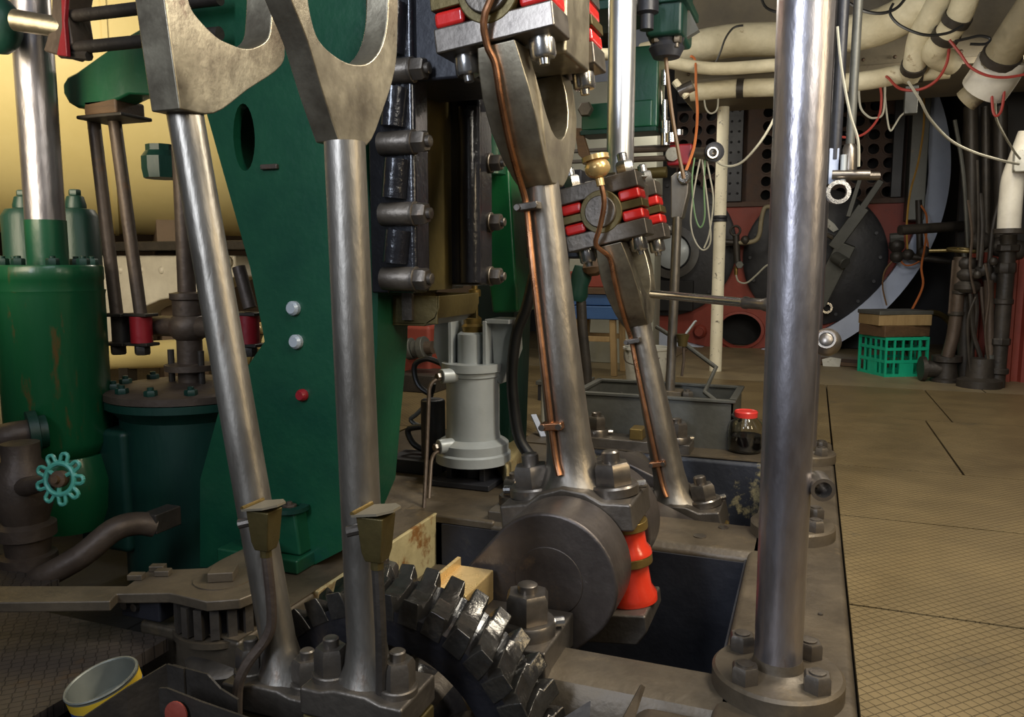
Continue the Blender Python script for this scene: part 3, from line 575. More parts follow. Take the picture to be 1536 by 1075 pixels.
b = M(); b.box(-1.07, -0.93, 1.88, 1.886, 0.69, 0.765); b.box(-1.07, -0.93, 2.14, 2.146, 0.69, 0.765); b.box(-1.07, -1.064, 1.88, 2.146, 0.69, 0.774); b.prism([(-1.07,0.69),(-1.07,0.684),(-0.97,0.684),(-0.935,0.705),(-0.924,0.735),(-0.924,0.765),(-0.93,0.765),(-0.93,0.735),(-0.94,0.71),(-0.972,0.69)], 'y', 1.88, 2.146)
b.build('tray', 'brassdk', dt, 0.002)
M().box(-1.03, -1.00, 1.868, 1.88, 0.70, 0.775).build('hanger', 'dull', dt)
# frame of the far engine and its green brackets
st2 = thing('engine_standard', 'slim green standard behind the silver pump cylinder', 'engine frame', (-1.3, 3.2, 0))
M().prism([(-1.42,-0.0),(-1.19,0.0),(-1.165,0.75),(-1.12,1.2),(-1.10,1.9),(-1.42,1.9),(-1.36,0.7)], 'y', 3.08, 3.30).build('casting', 'greendk', st2, 0.008)
a, b2 = aY(718, 200, 2.86), aY(776, 472, 2.86)
M().prism([(p.x,p.z) for p in (aY(722,195,2.86),aY(760,195,2.86),aY(768,330,2.86),aY(777,468,2.86),aY(738,470,2.86),aY(722,330,2.86))], 'y', 2.86, 3.08).build('bracket', 'greenlt', st2, 0.012, 3)
M().lathe([(0.055,0),(0.055,0.25),(0.06,0.26),(0.06,0.29),(0.02,0.33)], aY(737, 262, 2.80), (0,0,1), 20).build('pad_casting', 'green', st2)
p = aY(730, 245, 2.8); M().cyl(p+V(-0.03,0,0), p+V(0.03,-0.01,0), 0.035, n=16).build('boss', 'dark', st2, 0.004)
M().box(-1.15, aY(804,380,3.27).x, 3.27, 3.45, aY(790,430,3.27).z, aY(790,285,3.27).z).build('guide_box', 'greenlt', st2, 0.008)
M().box(-1.16, aY(804,380,3.27).x+0.01, 3.26, 3.46, aY(790,285,3.27).z, aY(790,275,3.27).z).build('guide_cap', 'greendk', st2, 0.004)
pl = M().tube([aY(782, 520, 3.9), aY(772, 690, 3.9)*1.0], 0.035, 12).build('support_leg', 'greendk'); tag(pl, 'thin dark green tubular leg right of the silver pump', 'support')

# ================================================================ SILVER PUMP CYLINDER
PX, PY = -1.225, 2.78
pm = thing('pump_cylinder', 'silver grey painted pump cylinder with flanged ends on the platform', 'pump', (PX, PY, 0))
zb, zt = aY(705, 688, PY-0.1).z, aY(705, 548, PY-0.1).z
M().lathe([(0.148, zb-0.03), (0.148, zb+0.005), (0.140, zb+0.012), (0.14, zb+0.045), (0.132, zb+0.052), (0.108, zb+0.065), (0.104, zb+0.09), (0.104, zt-0.055), (0.110, zt-0.05), (0.110, zt-0.035), (0.120, zt-0.03), (0.120, zt)], (PX,PY,0), (0,0,1), 48).build('body', 'pump', pm)
M().lathe([(0.060, zt), (0.058, zt+0.11), (0.048, zt+0.118)], (PX,PY,0), (0,0,1), 28).build('gland', 'pump', pm)
M().lathe([(0.040, zt+0.118), (0.044, zt+0.14), (0.034, zt+0.15), (0.036, zt+0.17), (0.018, zt+0.185)], (PX,PY,0), (0,0,1), 12).build('gland_nut', 'brass', pm)
M().lathe([(0.013, zt+0.18), (0.013, zt+0.25), (0.024, zt+0.255), (0.024, zt+0.28), (0.012, zt+0.285), (0.012, zt+0.40)], (PX+0.01,PY,0), (0,0,1), 14).build('pump_rod', 'brass', pm)
for sx in (-1, 1):
    x0, x1 = (PX-0.165, PX-0.06) if sx < 0 else (PX+0.06, PX+0.165)
    leg = [(PX+sx*0.085, zt-0.01), (PX+sx*0.075, zt+0.165), (PX+sx*0.165, zt+0.165), (PX+sx*0.172, zt+0.05), (PX+sx*0.12, zt-0.08), (PX+sx*0.105, zt-0.08)]
    w = M().prism(leg, 'y', PY+0.0, PY+0.10).build('bracket_leg', 'pump', pm, 0.006)
    fx = PX+sx*0.072
    M().box(fx-0.008, fx+0.008, PY-0.055, PY+0.10, zt-0.005, zt+0.165).build('leg_flange', 'pump', w, 0.003)
    M().box(min(fx, PX+sx*0.17), max(fx, PX+sx*0.17), PY-0.05, PY+0.10, zt+0.155, zt+0.172).build('leg_head', 'pump', w, 0.003)
for q, nm in (((672,563),'upper'),((668,668),'lower')):
    c = aY(*q, PY-0.11); st = M().cyl(c+V(0.03,0.03,0), c+V(-0.015,-0.03,0), 0.028, n=16).build('pipe_boss', 'pump', pm, 0.004)
    M().hexn(c+V(-0.015,-0.03,0), (-0.55,-1,0), 0.026, 0.02).build('union_nut', 'nut', st)
M().box(PX-0.13, PX+0.12, PY-0.13, PY+0.10, 0.0, 0.022).build('base_plate', 'dark', pm, 0.004)
M().cyl((PX,PY,0.02), (PX,PY,zb-0.03), 0.055, n=8).build('swivel', 'dark', pm, 0.004)
for sx in (-1, 1): M().box(PX+sx*0.07-0.012, PX+sx*0.07+0.012, PY-0.08, PY+0.06, 0.02, max(0.05, zb-0.03)).build('swivel_lug', 'dark', pm, 0.004)
M().add([tuple(aY(x, y, PY-0.105)) for x, y in ((718,588),(724,585),(728,600),(722,634),(717,620))], [(0,1,2,3,4)])
for k, (pts, m, lab) in enumerate([
    ([(664,568),(653,570),(645,580),(643,600),(640,680),(636,760),(632,832)], 'copper', 'thin brown pipe falling from the upper boss of the silver pump'),
    ([(660,676),(652,680),(647,692),(645,720),(641,780),(637,836)], 'pipe', 'short bent pipe falling from the lower boss of the silver pump')]):
    ys = [2.64,2.62,2.6,2.58,2.5,2.4,2.31] if k == 0 else [2.64,2.62,2.6,2.55,2.45,2.32]
    o = M().tube([aY(x, y, yy) for (x, y), yy in zip(pts, ys)], 0.0075, 8, 4).build('drain_pipe', 'pipe'); tag(o, lab, 'pipe', 'drain pipes of the pump')
o = M().tube([aY(x, y, 2.95) for x, y in ((662,545),(640,538),(622,548),(626,575),(645,590),(650,575))], 0.012, 10, 5).build('rubber_hose', 'hose'); tag(o, 'black rubber hose looped behind the top of the silver pump', 'hose')
o = M().tube([aY(x, y, 2.9) for x, y in ((652,640),(630,640),(612,645),(620,665),(640,675),(656,668))], 0.013, 10, 5).build('lever_loop', 'hose'); tag(o, 'black looped handle low beside the silver pump', 'handle')
o = M().tube([aY(x, y, 3.0) for x, y in ((648,590),(640,605),(626,620),(616,630),(634,640),(650,632))], 0.010, 10, 5).build('drain_pipe', 'galv'); tag(o, 'grey bent pipe left of the silver pump above the black handle', 'pipe', 'drain pipes of the pump')
o = M().box(-1.62, -1.36, 2.78, 2.95, -0.001, 0.055).build('angle_bracket', 'dark', None, 0.004); tag(o, 'dark steel angle lying left of the pump base plate', 'bracket')
o = M().cyl((-1.44,2.86,0.05), (-1.44,2.86,0.30), 0.05, n=16).build('trap_body', 'dark', None, 0.01); tag(o, 'dark upright drain trap standing left of the silver pump', 'trap')
o = M().tube([aY(x, y, 2.75) for x, y in ((803,405),(790,460),(775,500),(768,560),(772,620),(780,660),(800,690))], 0.022, 12, 5).build('rubber_hose', 'hose'); tag(o, 'thick black hose curving down right of the silver pump', 'hose')
bl = M().prism([(p.x, p.y) for p in (aZ(735,690,0.0),aZ(772,660,0.0),aZ(790,690,0.0),aZ(760,735,0.0))], 'z', 0.0, 0.09).build('concrete_block', 'cream', None, 0.012); tag(bl, 'chipped cream block on the bed right of the pump base', 'block')
jc = thing('plastic_jerry_can', 'pale translucent plastic container on the floor behind the near rod', 'container', aY(822, 660, 3.9))
c = aY(823, 652, 3.9); M().box(c.x-0.05, c.x+0.06, 3.9, 4.0, 0.0, 0.22).build('body', 'paper', jc, 0.02, 3); M().cyl((c.x,3.95,0.22),(c.x,3.95,0.25),0.02,n=14).build('cap', 'crate', jc)
o = M().bar(aY(800,622,3.7), aY(815,655,3.6), 0.03, 0.012).build('plastic_strip', 'ring', None, 0.003); tag(o, 'pale blue strip leaning by the green leg', 'strip')

bp_ = thing('bilge_pump', 'red pump casing with grey coupling seen left of the silver pump', 'pump', aY(625, 560, 4.7))
M().box(aY(590,520,4.9).x, aY(645,520,4.9).x, 4.9, 5.3, 0.0, aY(620,488,4.9).z).build('casing', 'redox', bp_, 0.03, 3)
for px, r in ((606,0.06),(616,0.075),(626,0.06),(636,0.085)): M().cyl(aY(px-5,524,4.75), aY(px+4,522,4.75), r, n=18).build('coupling', 'galv', bp_, 0.006)
M().cyl(aY(598,524,4.76), aY(650,521,4.74), 0.045, n=14).build('shaft', 'pipe', bp_)
M().box(aY(590,560,4.6).x, aY(650,560,4.6).x, 4.6, 4.95, 0.0, aY(620,562,4.6).z).build('bedplate', 'pipedk', bp_, 0.008)
# ================================================================ LEFT SIDE: PUMPS, BEAM, TANKS
GX, GY = aY(80, 500, 1.85).x, 1.85
gp = thing('feed_pump', 'big rust-streaked green pump cylinder at the left edge', 'pump', (GX, GY, 0.2))
zt, zb = aY(80, 395, GY-0.1).z, aY(80, 692, GY-0.1).z
R = 0.158
M().lathe([(R*0.72, zb-0.01), (R*0.90, zb+0.01), (R*1.0, zb+0.045), (R, zt-0.10), (R*1.02, zt-0.085)], (GX,GY,0), (0,0,1), 48).build('barrel', 'greenrust', gp)
M().lathe([(R*0.985, zt-0.085), (R*0.985, zt-0.055), (R*1.0, zt-0.05), (R*1.0, zt-0.012), (R*0.97, zt-0.005)], (GX,GY,0), (0,0,1), 48).build('cover_flange', 'greenrust', gp)
for k in range(8):
    a = 2*PI*k/8+0.2; nut(gp, (GX+0.125*math.cos(a), GY+0.125*math.sin(a), zt-0.006), w=0.034, h=0.022, stud=0.009, sh=0.008, m='greendk', name='stud_nut')
zr = aY(80, 330, GY).z
M().cyl((GX,GY,zt-0.01), (GX,GY,zr), 0.060, n=32).build('trunk_sleeve', 'green', gp)
M().cyl((GX,GY,zr), (GX,GY,2.0), 0.058, n=32).build('trunk_rod', 'column', gp)
M().lathe([(0.10, zb-0.25), (0.13, zb-0.18), (0.14, zb-0.08), (0.115, zb)], (GX+0.03,GY,0), (0,0,1), 32).build('valve_chest', 'greenrust', gp)
M().box(GX+0.02, GX+0.24, GY+0.03, GY+0.2, -0.1, zb+0.08).build('pump_foot', 'greendk', gp, 0.02, 3)
q = aY(42, 650, 1.68); M().lathe([(0.068,0),(0.068,0.026),(0.05,0.03),(0.05,0.05)], q, (0.5,0.86,0.05), 28).build('inlet_flange', 'greendk', gp)
for dx, lab, px in ((-0.07, 'near', 40), (0.1, 'far', 118)):
    xx = aY(px, 380, 2.1).x; av = thing('air_vessel', 'dark green domed air vessel behind the pump rod, %s side' % ('left' if dx < 0 else 'right'), 'air vessel', (xx, 2.1, 0.7), group='air vessels of the feed pump')
    z1, z0 = aY(px, 312, 2.1).z, aY(px, 400, 2.1).z
    M().lathe([(0.075, z0-0.3), (0.075, z1-0.03), (0.06, z1-0.005), (0.035, z1), (0.035, z1+0.012), (0.028, z1+0.04), (0.02, z1+0.045)], (xx,2.1,0), (0,0,1), 28).build('vessel', 'greendk', av)
    M().hexn((xx,2.1,z1+0.045), (0,0,1), 0.036, 0.02).build('plug', 'greendk', av)
# inlet pipework and teal handwheel
iv = thing('inlet_valve', 'grimy brown screw-down valve body with elbow at the left edge', 'valve', aY(30, 760, 1.55))
e0 = aY(42, 650, 1.68)
M().tube([e0+V(0.01,0.017,0), e0+V(-0.025,-0.035,-0.004), e0+V(-0.08,-0.05,-0.02), e0+V(-0.14,-0.06,-0.05), e0+V(-0.2,-0.06,-0.1)], 0.044, 20, 6).build('elbow', 'pipe', iv)
v0 = aY(35, 730, 1.56)
M().lathe([(0.055,-0.30),(0.06,-0.24),(0.075,-0.235),(0.075,-0.20),(0.058,-0.195),(0.062,-0.15),(0.078,-0.145),(0.078,-0.11),(0.06,-0.10),(0.075,-0.05),(0.08,0.0),(0.07,0.05),(0.05,0.08),(0.05,0.13)], v0, (0,0,1), 28).build('body', 'pipe', iv)
h0 = aY(90, 718, 1.46)
M().cyl(v0+V(0.0,-0.02,0), h0, 0.030, 0.018, 16).build('bonnet', 'pipe', iv)
M().tube([v0+V(0.0,0.03,-0.29), aY(60,868,1.5), aY(120,835,1.55), aY(170,795,1.62), aY(205,785,1.68), aY(232,788,1.72)], 0.034, 18, 5).build('discharge_pipe', 'pipe', iv)
c = aY(230, 780, 1.72); M().box(c.x-0.025, c.x+0.03, 1.70, 1.80, c.z-0.035, c.z+0.025).build('pipe_block', 'pipedk', iv, 0.005)
hw = thing('valve_handwheel', 'small scalloped teal handwheel with rusty hub', 'handwheel', h0)
ax = (h0-v0-V(0,0,0)).normalized()*0+V(0.22,-1,0.16); xx, yy, zz = frame(ax); RW = 0.062
rim = []
M().torus(h0, ax, RW*0.66, 0.007, 36, 8).build('rim', 'teal', hw)
pts = []
for k in range(108):
    a = 2*PI*k/108; r = RW*(0.90 + 0.20*math.cos(9*a)); wob = 0.045*math.sin(18*a)
    pts.append(h0 + xx*(r*math.cos(a+wob)) + yy*(r*math.sin(a+wob)))
M().tube(pts + [pts[0]], 0.0052, 6).build('scalloped_rim', 'teal', hw)
for k in range(3):
    a = 2*PI*k/3+0.5; M().cyl(h0, h0 + xx*(RW*0.66*math.cos(a)) + yy*(RW*0.66*math.sin(a)), 0.006, n=8).build('spoke', 'teal', hw)
M().lathe([(0.022,-0.008),(0.022,0.010),(0.010,0.012),(0.010,0.022)], h0, ax, 14).build('hub', 'wooddk', hw)
# air pump tank with cover, gland and yoke
TX, TY = aY(285, 600, 2.12).x, 2.12
at = thing('air_pump', 'dark green air pump barrel with flanged cover behind the leaning rod', 'pump', (TX, TY, -0.2))
zc = aY(285, 580, TY).z
M().lathe([(0.22,-0.25),(0.225,-0.2),(0.225,zc-0.09),(0.24,zc-0.07),(0.27,zc-0.05),(0.27,zc-0.025)], (TX,TY,0), (0,0,1), 48).build('barrel', 'greendk', at)
M().lathe([(0.272,zc-0.022),(0.272,zc),(0.262,zc+0.006),(0.13,zc+0.014),(0.06,zc+0.02)], (TX,TY,0), (0,0,1), 48).build('cover', 'pipe', at)
for k in range(12):
    a = 2*PI*k/12+0.25; nut(at, (TX+0.235*math.cos(a), TY+0.235*math.sin(a), zc+0.005), w=0.036, h=0.02, stud=0.01, sh=0.01, m='greendk', name='cover_nut')
M().lathe([(0.085,zc+0.06),(0.085,zc+0.08),(0.03,zc+0.085),(0.03,zc+0.10)], (TX+0.01,TY,0), (0,0,1), 24).build('gland', 'pipe', at)
for dx in (-0.065, 0.065): M().cyl((TX+0.01+dx,TY-0.02,zc+0.01), (TX+0.01+dx,TY-0.02,zc+0.13), 0.011, n=10).build('gland_stud', 'pipedk', at)
zy = aY(285, 490, TY).z
M().cyl((TX+0.01,TY,zc+0.01), (TX+0.01,TY,zy), 0.042, n=24).build('pump_rod', 'pipe', at)
M().box(TX-0.31, TX-0.20, TY-0.2, TY-0.1, zc-0.16, zc-0.05).build('side_lug', 'green', at, 0.012, 3)
yk = thing('pump_yoke', 'dark steel cross yoke on the air pump rod, with rods in red clamps', 'yoke', (TX, TY, zy))
M().lathe([(0.036,-0.30),(0.036,-0.04)], (TX,TY,zy), (1,0,0), 20).build('crossbar', 'pipe', yk)
M().cyl((TX+0.04,TY,zy), (TX+0.27,TY,zy), 0.036, n=20).build('crossbar', 'pipe', yk)
M().sphere((TX+0.01,TY,zy), 0.066, sc=(1,1,0.9)).build('boss', 'pipe', yk)
M().lathe([(0.05,0.04),(0.05,0.09),(0.058,0.095),(0.058,0.115),(0.030,0.12),(0.027,0.48),(0.027,0.60)], (TX+0.01,TY,zy), (0,0,1), 20).build('centre_rod', 'pipe', yk)
zn = aY(245, 245, TY).z
M().lathe([(0.06,zn-0.05),(0.065,zn-0.02),(0.065,zn+0.02),(0.05,zn+0.04),(0.05,zn+0.06)], (aY(243,245,TY).x,TY,0), (0,0,1), 10).build('rod_nut', 'greendk', yk)
for (pb, pt) in (((176,478),(139,168)), ((212,478),(170,168)), ((375,462),(358,400))):
    b0, b1 = aY(*pb, TY-0.07), aY(*pt, TY-0.07)
    M().cyl(b0, b1 if pt[1] < 300 else b1, 0.021, n=16).build('link_rod', 'pipe', yk)
for px, ok in ((212, 1), (372, 1), (176, 0)):
    c = aY(px, 494, TY-0.07)
    if ok: M().lathe([(0.036,-0.045),(0.036,0.045)], c, (0,0,1), 16).build('clamp', 'rustred', yk)
    else: M().cyl(c+V(0,0.02,-0.045), c+V(0,0.02,0.045), 0.034, n=16).build('clamp', 'pipedk', yk)
    for dz in (-0.055, 0.045): M().box(c.x-0.05, c.x+0.05, c.y-0.03, c.y+0.03, c.z+dz, c.z+dz+0.011).build('clamp_plate', 'pipedk', yk, 0.003)
    M().hexn(c+V(0,0,-0.055), (0,0,-1), 0.045, 0.032).build('nut', 'pipedk', yk)
# rocking beam that drives the pumps
bm = thing('pump_beam', 'tapered green rocking beam with rounded end above the paired rods', 'beam', aY(180, 110, 2.0))
bp = [aY(*q, 2.0) for q in ((330,150),(200,143),(185,150),(165,158),(140,163),(122,163),(110,156),(102,142),(101,128),(108,117),(122,110),(150,90),(200,55),(260,20),(340,-20))]
M().prism([(p.x,p.z) for p in bp], 'y', 1.98, 2.07).build('web', 'green', bm, 0.010, 3)
c = aY(150, 160, 2.0); M().box(c.x-0.05, c.x+0.09, 1.98, 2.1, c.z-0.03, c.z+0.02).build('pin_block', 'wooddk', bm, 0.008)
M().box(c.x-0.075, c.x+0.12, 1.97, 2.1, c.z-0.04, c.z-0.028).build('keep_plate', 'pipedk', bm, 0.004)
p = aY(121, 103, 2.0); M().cyl(p+V(0,0.04,-0.02), p+V(0,0.04,0.012), 0.014, n=10).build('oiler', 'dark', bm)
# reversing drag link across the top left
dl = thing('drag_link', 'brown steel drag link ending in a strap with two rods, top left', 'drag link', aY(100, 30, 1.75))
M().cyl(aY(22, 30, 1.7), aY(100, 43, 1.75), 0.030, n=20).build('link_pin', 'fork', dl)
M().prism([(p.x,p.z) for p in (aY(92,-30,1.75),aY(122,-30,1.75),aY(114,20,1.75),aY(122,70,1.75),aY(104,88,1.75),aY(78,80,1.75),aY(90,40,1.75))], 'y', 1.72, 1.80).build('strap', 'pipe', dl, 0.006)
M().prism([(p.x,p.z) for p in (aY(88,-30,1.70),aY(98,-30,1.70),aY(94,30,1.70),aY(98,84,1.70),aY(82,82,1.70),aY(90,40,1.70))], 'y', 1.705, 1.719).build('strap_plate', 'rustred', dl, 0.003)
M().cyl(aY(112, 24, 1.74), aY(330, -2, 1.74), 0.0175, n=14).build('rod', 'pipedk', dl)
M().cyl(aY(112, 72, 1.74), aY(330, 50, 1.74), 0.0175, n=14).build('rod', 'pipedk', dl)
M().cyl(aY(92,80,1.74), aY(134,84,1.74), 0.014, n=8).build('bolt', 'pipedk', dl)
M().sphere(aY(0, 38, 1.72), 0.075, sc=(0.8,0.8,1.1)).build('weight', 'greendk', dl)
xr = M().cyl(aY(300,43,1.95), aY(470,30,1.95), 0.020, n=14).build('cross_shaft', 'pipe'); tag(xr, 'brown shaft crossing behind the forks of the eccentric rods', 'shaft')
# yellow condenser shell
ye = thing('condenser', 'huge yellow painted condenser shell filling the upper left background', 'condenser', (-5, 5.3, 1.0))
ax_ = V(0.68, 0.733, 0).normalized(); yc_ = V(-3.87, 3.60, 2.2); RY = 1.175
ya, yb = yc_ - ax_*2.6, yc_ + ax_*0.72
M().cyl(ya, yb, RY, n=96).build('shell', 'yellow', ye)
for f in (-0.03, 0.70): M().ring(yc_+ax_*f, ax_, RY+0.010, RY-0.02, 0.022, 96).build('shell_band', 'yellow', ye)
for f in (-1.7, 0.3): c = yc_+ax_*f; M(Matrix.Translation((c.x,c.y,0)) @ Matrix.Rotation(0.823,4,'Z')).box(-0.12, 0.12, -0.4, 0.4, -0.02, 1.10).build('saddle', 'hullbr', ye)
M().tube([aY(205,60,3.6), aY(170,20,3.6), aY(140,30,3.6)], 0.02, 8, 4).build('gauge_pipe', 'yellow', ye)
wt = thing('water_box', 'white riveted water box under the yellow condenser', 'tank', aY(240, 420, 3.3))
pts = [aY(*q, 3.3) for q in ((140,383),(352,383),(352,415),(300,440),(240,450),(212,462),(150,540),(130,540))]
M().prism([(p.x,p.z) for p in pts], 'y', 3.3, 3.5).build('casing', 'white', wt, 0.012, 3)
for x in (160, 180, 212, 242, 275, 303, 330): p = aY(x, 405, 3.3); M().sphere(p, 0.020, 10, (1,0.6,1)).build('rivet', 'white', wt)
for x in (340,): p = aY(x, 392, 3.28); M().sphere(p, 0.03, 10).build('rivet', 'white', wt)
a0 = aY(120, 372, 3.25); o = M().box(a0.x, a0.x+1.2, 3.2, 3.6, a0.z-0.015, a0.z+0.03).build('shelf_angle', 'pipedk', None, 0.004); tag(o, 'dark steel angle running above the white water box', 'angle')
yp = thing('feed_pipe', 'pale yellow pipe running behind the air pump yoke', 'pipe', aY(285, 528, 3.0))
M().cyl(aY(150,535,3.0), aY(420,522,3.0), 0.068, n=24).build('run', 'yellow', yp)
for x in (190, 330): p = aY(x, 528, 3.0); M().box(p.x-0.03, p.x+0.03, 2.97, 3.03, 0.0, p.z-0.05).build('pipe_stand', 'pipedk', yp)
o = M().cyl(aY(-60,528,2.6), aY(60,545,2.6), 0.09, n=24).build('lagged_pipe', 'lag'); tag(o, 'cream pipe at the left edge behind the green pump', 'pipe')
o = M().cyl(aY(15,560,2.5), aY(35,700,2.5), 0.07, n=20).build('lagged_pipe', 'lagdk'); tag(o, 'grimy upright pipe at left edge below the cream pipe', 'pipe')
cv = thing('drain_cocks', 'pair of small brass drain cocks between leaning rod and standard', 'valve', aY(388, 510, 2.28))
for q in ((392,492),(385,520)): M().sphere(aY(*q,2.28), 0.022, 12).build('cock', 'brassbr', cv)
M().tube([aY(392,490,2.28), aY(386,508,2.28), aY(383,535,2.27), aY(372,585,2.25)], 0.016, 10).build('cock_pipe', 'brassdk', cv)

# ================================================================ TURNING RATCHET, TIN, SHEET TRAY
rc = aZ(330, 868, 0.10)
rt = thing('turning_ratchet', 'rusty turning ratchet with long flat lever at lower left', 'ratchet', (rc.x, rc.y, -0.2))
lever = [aZ(*q, 0.10) for q in ((-60,880),(0,878),(190,878),(232,848),(262,853),(310,851),(332,838),(400,805),(420,850),(405,880),(360,898),(310,902),(268,892),(254,889),(175,890),(165,901),(0,903),(-60,903))]
M().prism([(p.x,p.y) for p in lever], 'z', 0.075, 0.10).build('lever', 'iron', rt, 0.004)
cen = aZ(335, 868, 0.10)
M().cyl((cen.x,cen.y,0.10), (cen.x,cen.y,0.103), 0.068, n=36).build('hub_disc', 'iron', rt)
M(Matrix.Translation((cen.x,cen.y,0.103)) @ Matrix.Rotation(0.5,4,'Z')).box(-0.030,0.030,-0.030,0.030,0,0.024).build('square_end', 'iron', rt, 0.003)
for q in ((205,868),(245,862),(237,855)): p = aZ(*q, 0.10); M(Matrix.Translation((p.x,p.y,0.10)) @ Matrix.Rotation(0.4,4,'Z')).box(-0.018,0.018,-0.012,0.012,0,0.014).build('bolt_head', 'iron', rt, 0.002)
M().cyl((cen.x,cen.y,-0.005), (cen.x,cen.y,0.073), 0.085, n=36).build('ratchet_core', 'dark', rt)
for k in range(18):
    a = 2*PI*k/18; M(Matrix.Translation((cen.x,cen.y,0.0)) @ Matrix.Rotation(a,4,'Z')).box(0.078,0.112,-0.010,0.010,0.0,0.07).build('ratchet_tooth', 'dull', rt)
M().lathe([(0.118,-0.02),(0.118,-0.006),(0.10,-0.004)], (cen.x,cen.y,0), (0,0,1), 40).build('lower_plate', 'iron', rt)
M().lathe([(0.13,-0.30),(0.13,-0.15),(0.10,-0.11),(0.07,-0.10),(0.07,-0.02)], (cen.x+0.02,cen.y,0), (0,0,1), 36).build('pedestal', 'dark', rt)
pw = aZ(215, 905, 0.05); M().box(pw.x-0.05, pw.x+0.07, pw.y-0.02, pw.y+0.03, 0.02, 0.078).build('pawl_box', 'dark', rt, 0.006)
for dx in (-0.03, 0.0): M().cyl((pw.x+dx,pw.y-0.03,0.052), (pw.x+dx,pw.y-0.015,0.052), 0.010, n=8).build('pawl_bolt', 'nut', rt)
fp = thing('pipe_flange_cover', 'dull round cast flange cover low behind the foot of the leaning rod', 'flange', (-1.2, 1.38, -0.2))
c = aY(345, 975, 1.42); M().lathe([(0.10,-0.02),(0.10,0.0),(0.085,0.012),(0.03,0.02)], c, (0.05,-0.2,1), 36).build('cover', 'dull', fp)
M().cyl(c+V(0,0,-0.35), c, 0.06, n=20).build('pipe', 'dark', fp)
nut(fp, c+V(0.055,-0.04,0.012), w=0.035, h=0.02, stud=0.01, sh=0.01, m='dull')
tc = aY(152, 1020, 1.06); T = Matrix.Translation((tc.x, tc.y, tc.z)) @ Matrix.Rotation(-0.16, 4, 'Y') @ Matrix.Rotation(0.22, 4, 'X') @ Matrix.Translation((0, 0, -0.085))
ti = thing('paint_tin', 'open paint tin with yellow and blue label, tilted at the sheet tray', 'tin', (0,0,0))
M(T).lathe([(0.066,0.004),(0.066,0.085),(0.062,0.085),(0.062,0.03),(0.0,0.03)], (0,0,0), (0,0,1), 40, cap=False).build('can', 'tin', ti)
M(T).torus((0,0,0.086), (0,0,1), 0.0655, 0.003, 40, 6).build('rim', 'tin', ti)
M(T).lathe([(0.0672,0.060),(0.0672,0.080)], (0,0,0), (0,0,1), 40, cap=False).build('label_band', 'tinlabel', ti)
M(T).lathe([(0.0670,0.006),(0.0670,0.060)], (0,0,0), (0,0,1), 40, cap=False).build('label', 'tinblue', ti)
sh = thing('sheet_metal_guard', 'dark folded sheet metal guard at the bottom left', 'guard', (-1.0, 1.0, -0.2))
def sheet(pxs, y0s, h, m='pipedk', nm='side', th=0.004):
    P = [aY(x, y, yy) for (x, y), yy in zip(pxs, y0s)]; b = M()
    for i in range(len(P)-1):
        a, c = P[i], P[i+1]; d = Vector((c.x-a.x, c.y-a.y, 0)).normalized(); n = Vector((-d.y, d.x, 0))*th
        b.add([a, c, c+n, a+n, a-V(0,0,h), c-V(0,0,h), c+n-V(0,0,h), a+n-V(0,0,h)], [(0,1,2,3),(7,6,5,4),(0,4,5,1),(1,5,6,2),(2,6,7,3),(3,7,4,0)])
    return b.build(nm, m, sh)
sheet([(118,1080),(190,1032),(250,996),(275,1003)], [0.93,0.99,1.05,1.05], 0.22)
sheet([(258,997),(310,1011),(330,1033),(356,1049)], [1.055,1.055,1.05,1.04], 0.22)
sheet([(238,1032),(250,1032),(300,1052),(380,1080)], [0.99,0.99,0.98,0.96], 0.2, 'pipedk', 'flap')
p = aY(265, 1070, 0.975); M().lathe([(0.022,0),(0.022,0.003),(0.018,0.004)], p, (0.1,-1,0.1), 20).build('red_spot', 'redox', sh)
gs = thing('guard_fins', 'two thin upright steel plate fins at the bottom edge by the bed', 'guard', (-0.35, 1.3, -0.1))
def fin(px, ys, m, th=0.006):
    P = [aY(x, y, yy) for (x, y), yy in zip(px, ys)]; n = (P[1]-P[0]).cross(P[2]-P[0]).normalized()*th; k = len(P)
    M().add(P + [p+n for p in P], [tuple(range(k)), tuple(reversed(range(k, 2*k)))] + [(i, i+k, (i+1) % k + k, (i+1) % k) for i in range(k)]).build('fin', m, gs)
fin([(962,1026),(968,1030),(950,1085),(930,1085)], [1.40,1.41,1.22,1.20], 'iron', 0.004)
fin([(886,1050),(884,1085),(830,1085)], [1.30,1.25,1.22], 'dark')

# ================================================================ TROUGH, JAR AND THINGS BEHIND THE BED
tr = thing('drip_trough', 'oblong weathered grey steel trough standing behind the bed', 'trough', (-0.72, 4.0, 0))
x0, x1, y0, y1, h = -1.06, -0.318, 3.645, 4.10, 0.222
b = M(); b.box(x0, x1, y0, y0+0.008, 0, h); b.box(x0, x1, y1-0.008, y1, 0, h); b.box(x0, x0+0.008, y0, y1, 0, h); b.box(x1-0.008, x1, y0, y1, 0, h); b.box(x0+0.004, x1-0.004, y0+0.004, y1-0.004, 0.001, 0.05)
b.build('tank', 'galv', tr)
for r in ((x0-0.012,x1+0.012,y0-0.012,y0+0.02),(x0-0.012,x1+0.012,y1-0.02,y1+0.012),(x0-0.012,x0+0.02,y0,y1),(x1-0.02,x1+0.012,y0,y1)): M().box(*r, h, h+0.014).build('rim', 'galv', tr, 0.003)
for k in range(4): M().cyl((x0+0.12+0.19*k, y1-0.008, 0.16), (x0+0.12+0.19*k, y1-0.022, 0.16), 0.012, n=10).build('bolt_head', 'galv', tr)
pr_ = thing('pump_link', 'slim steel pump link with forked eye standing in the trough', 'link', (-0.66, 4.0, 0.2))
b0, b1 = aY(1005, 585, 3.96), aY(1016, 325, 3.96)
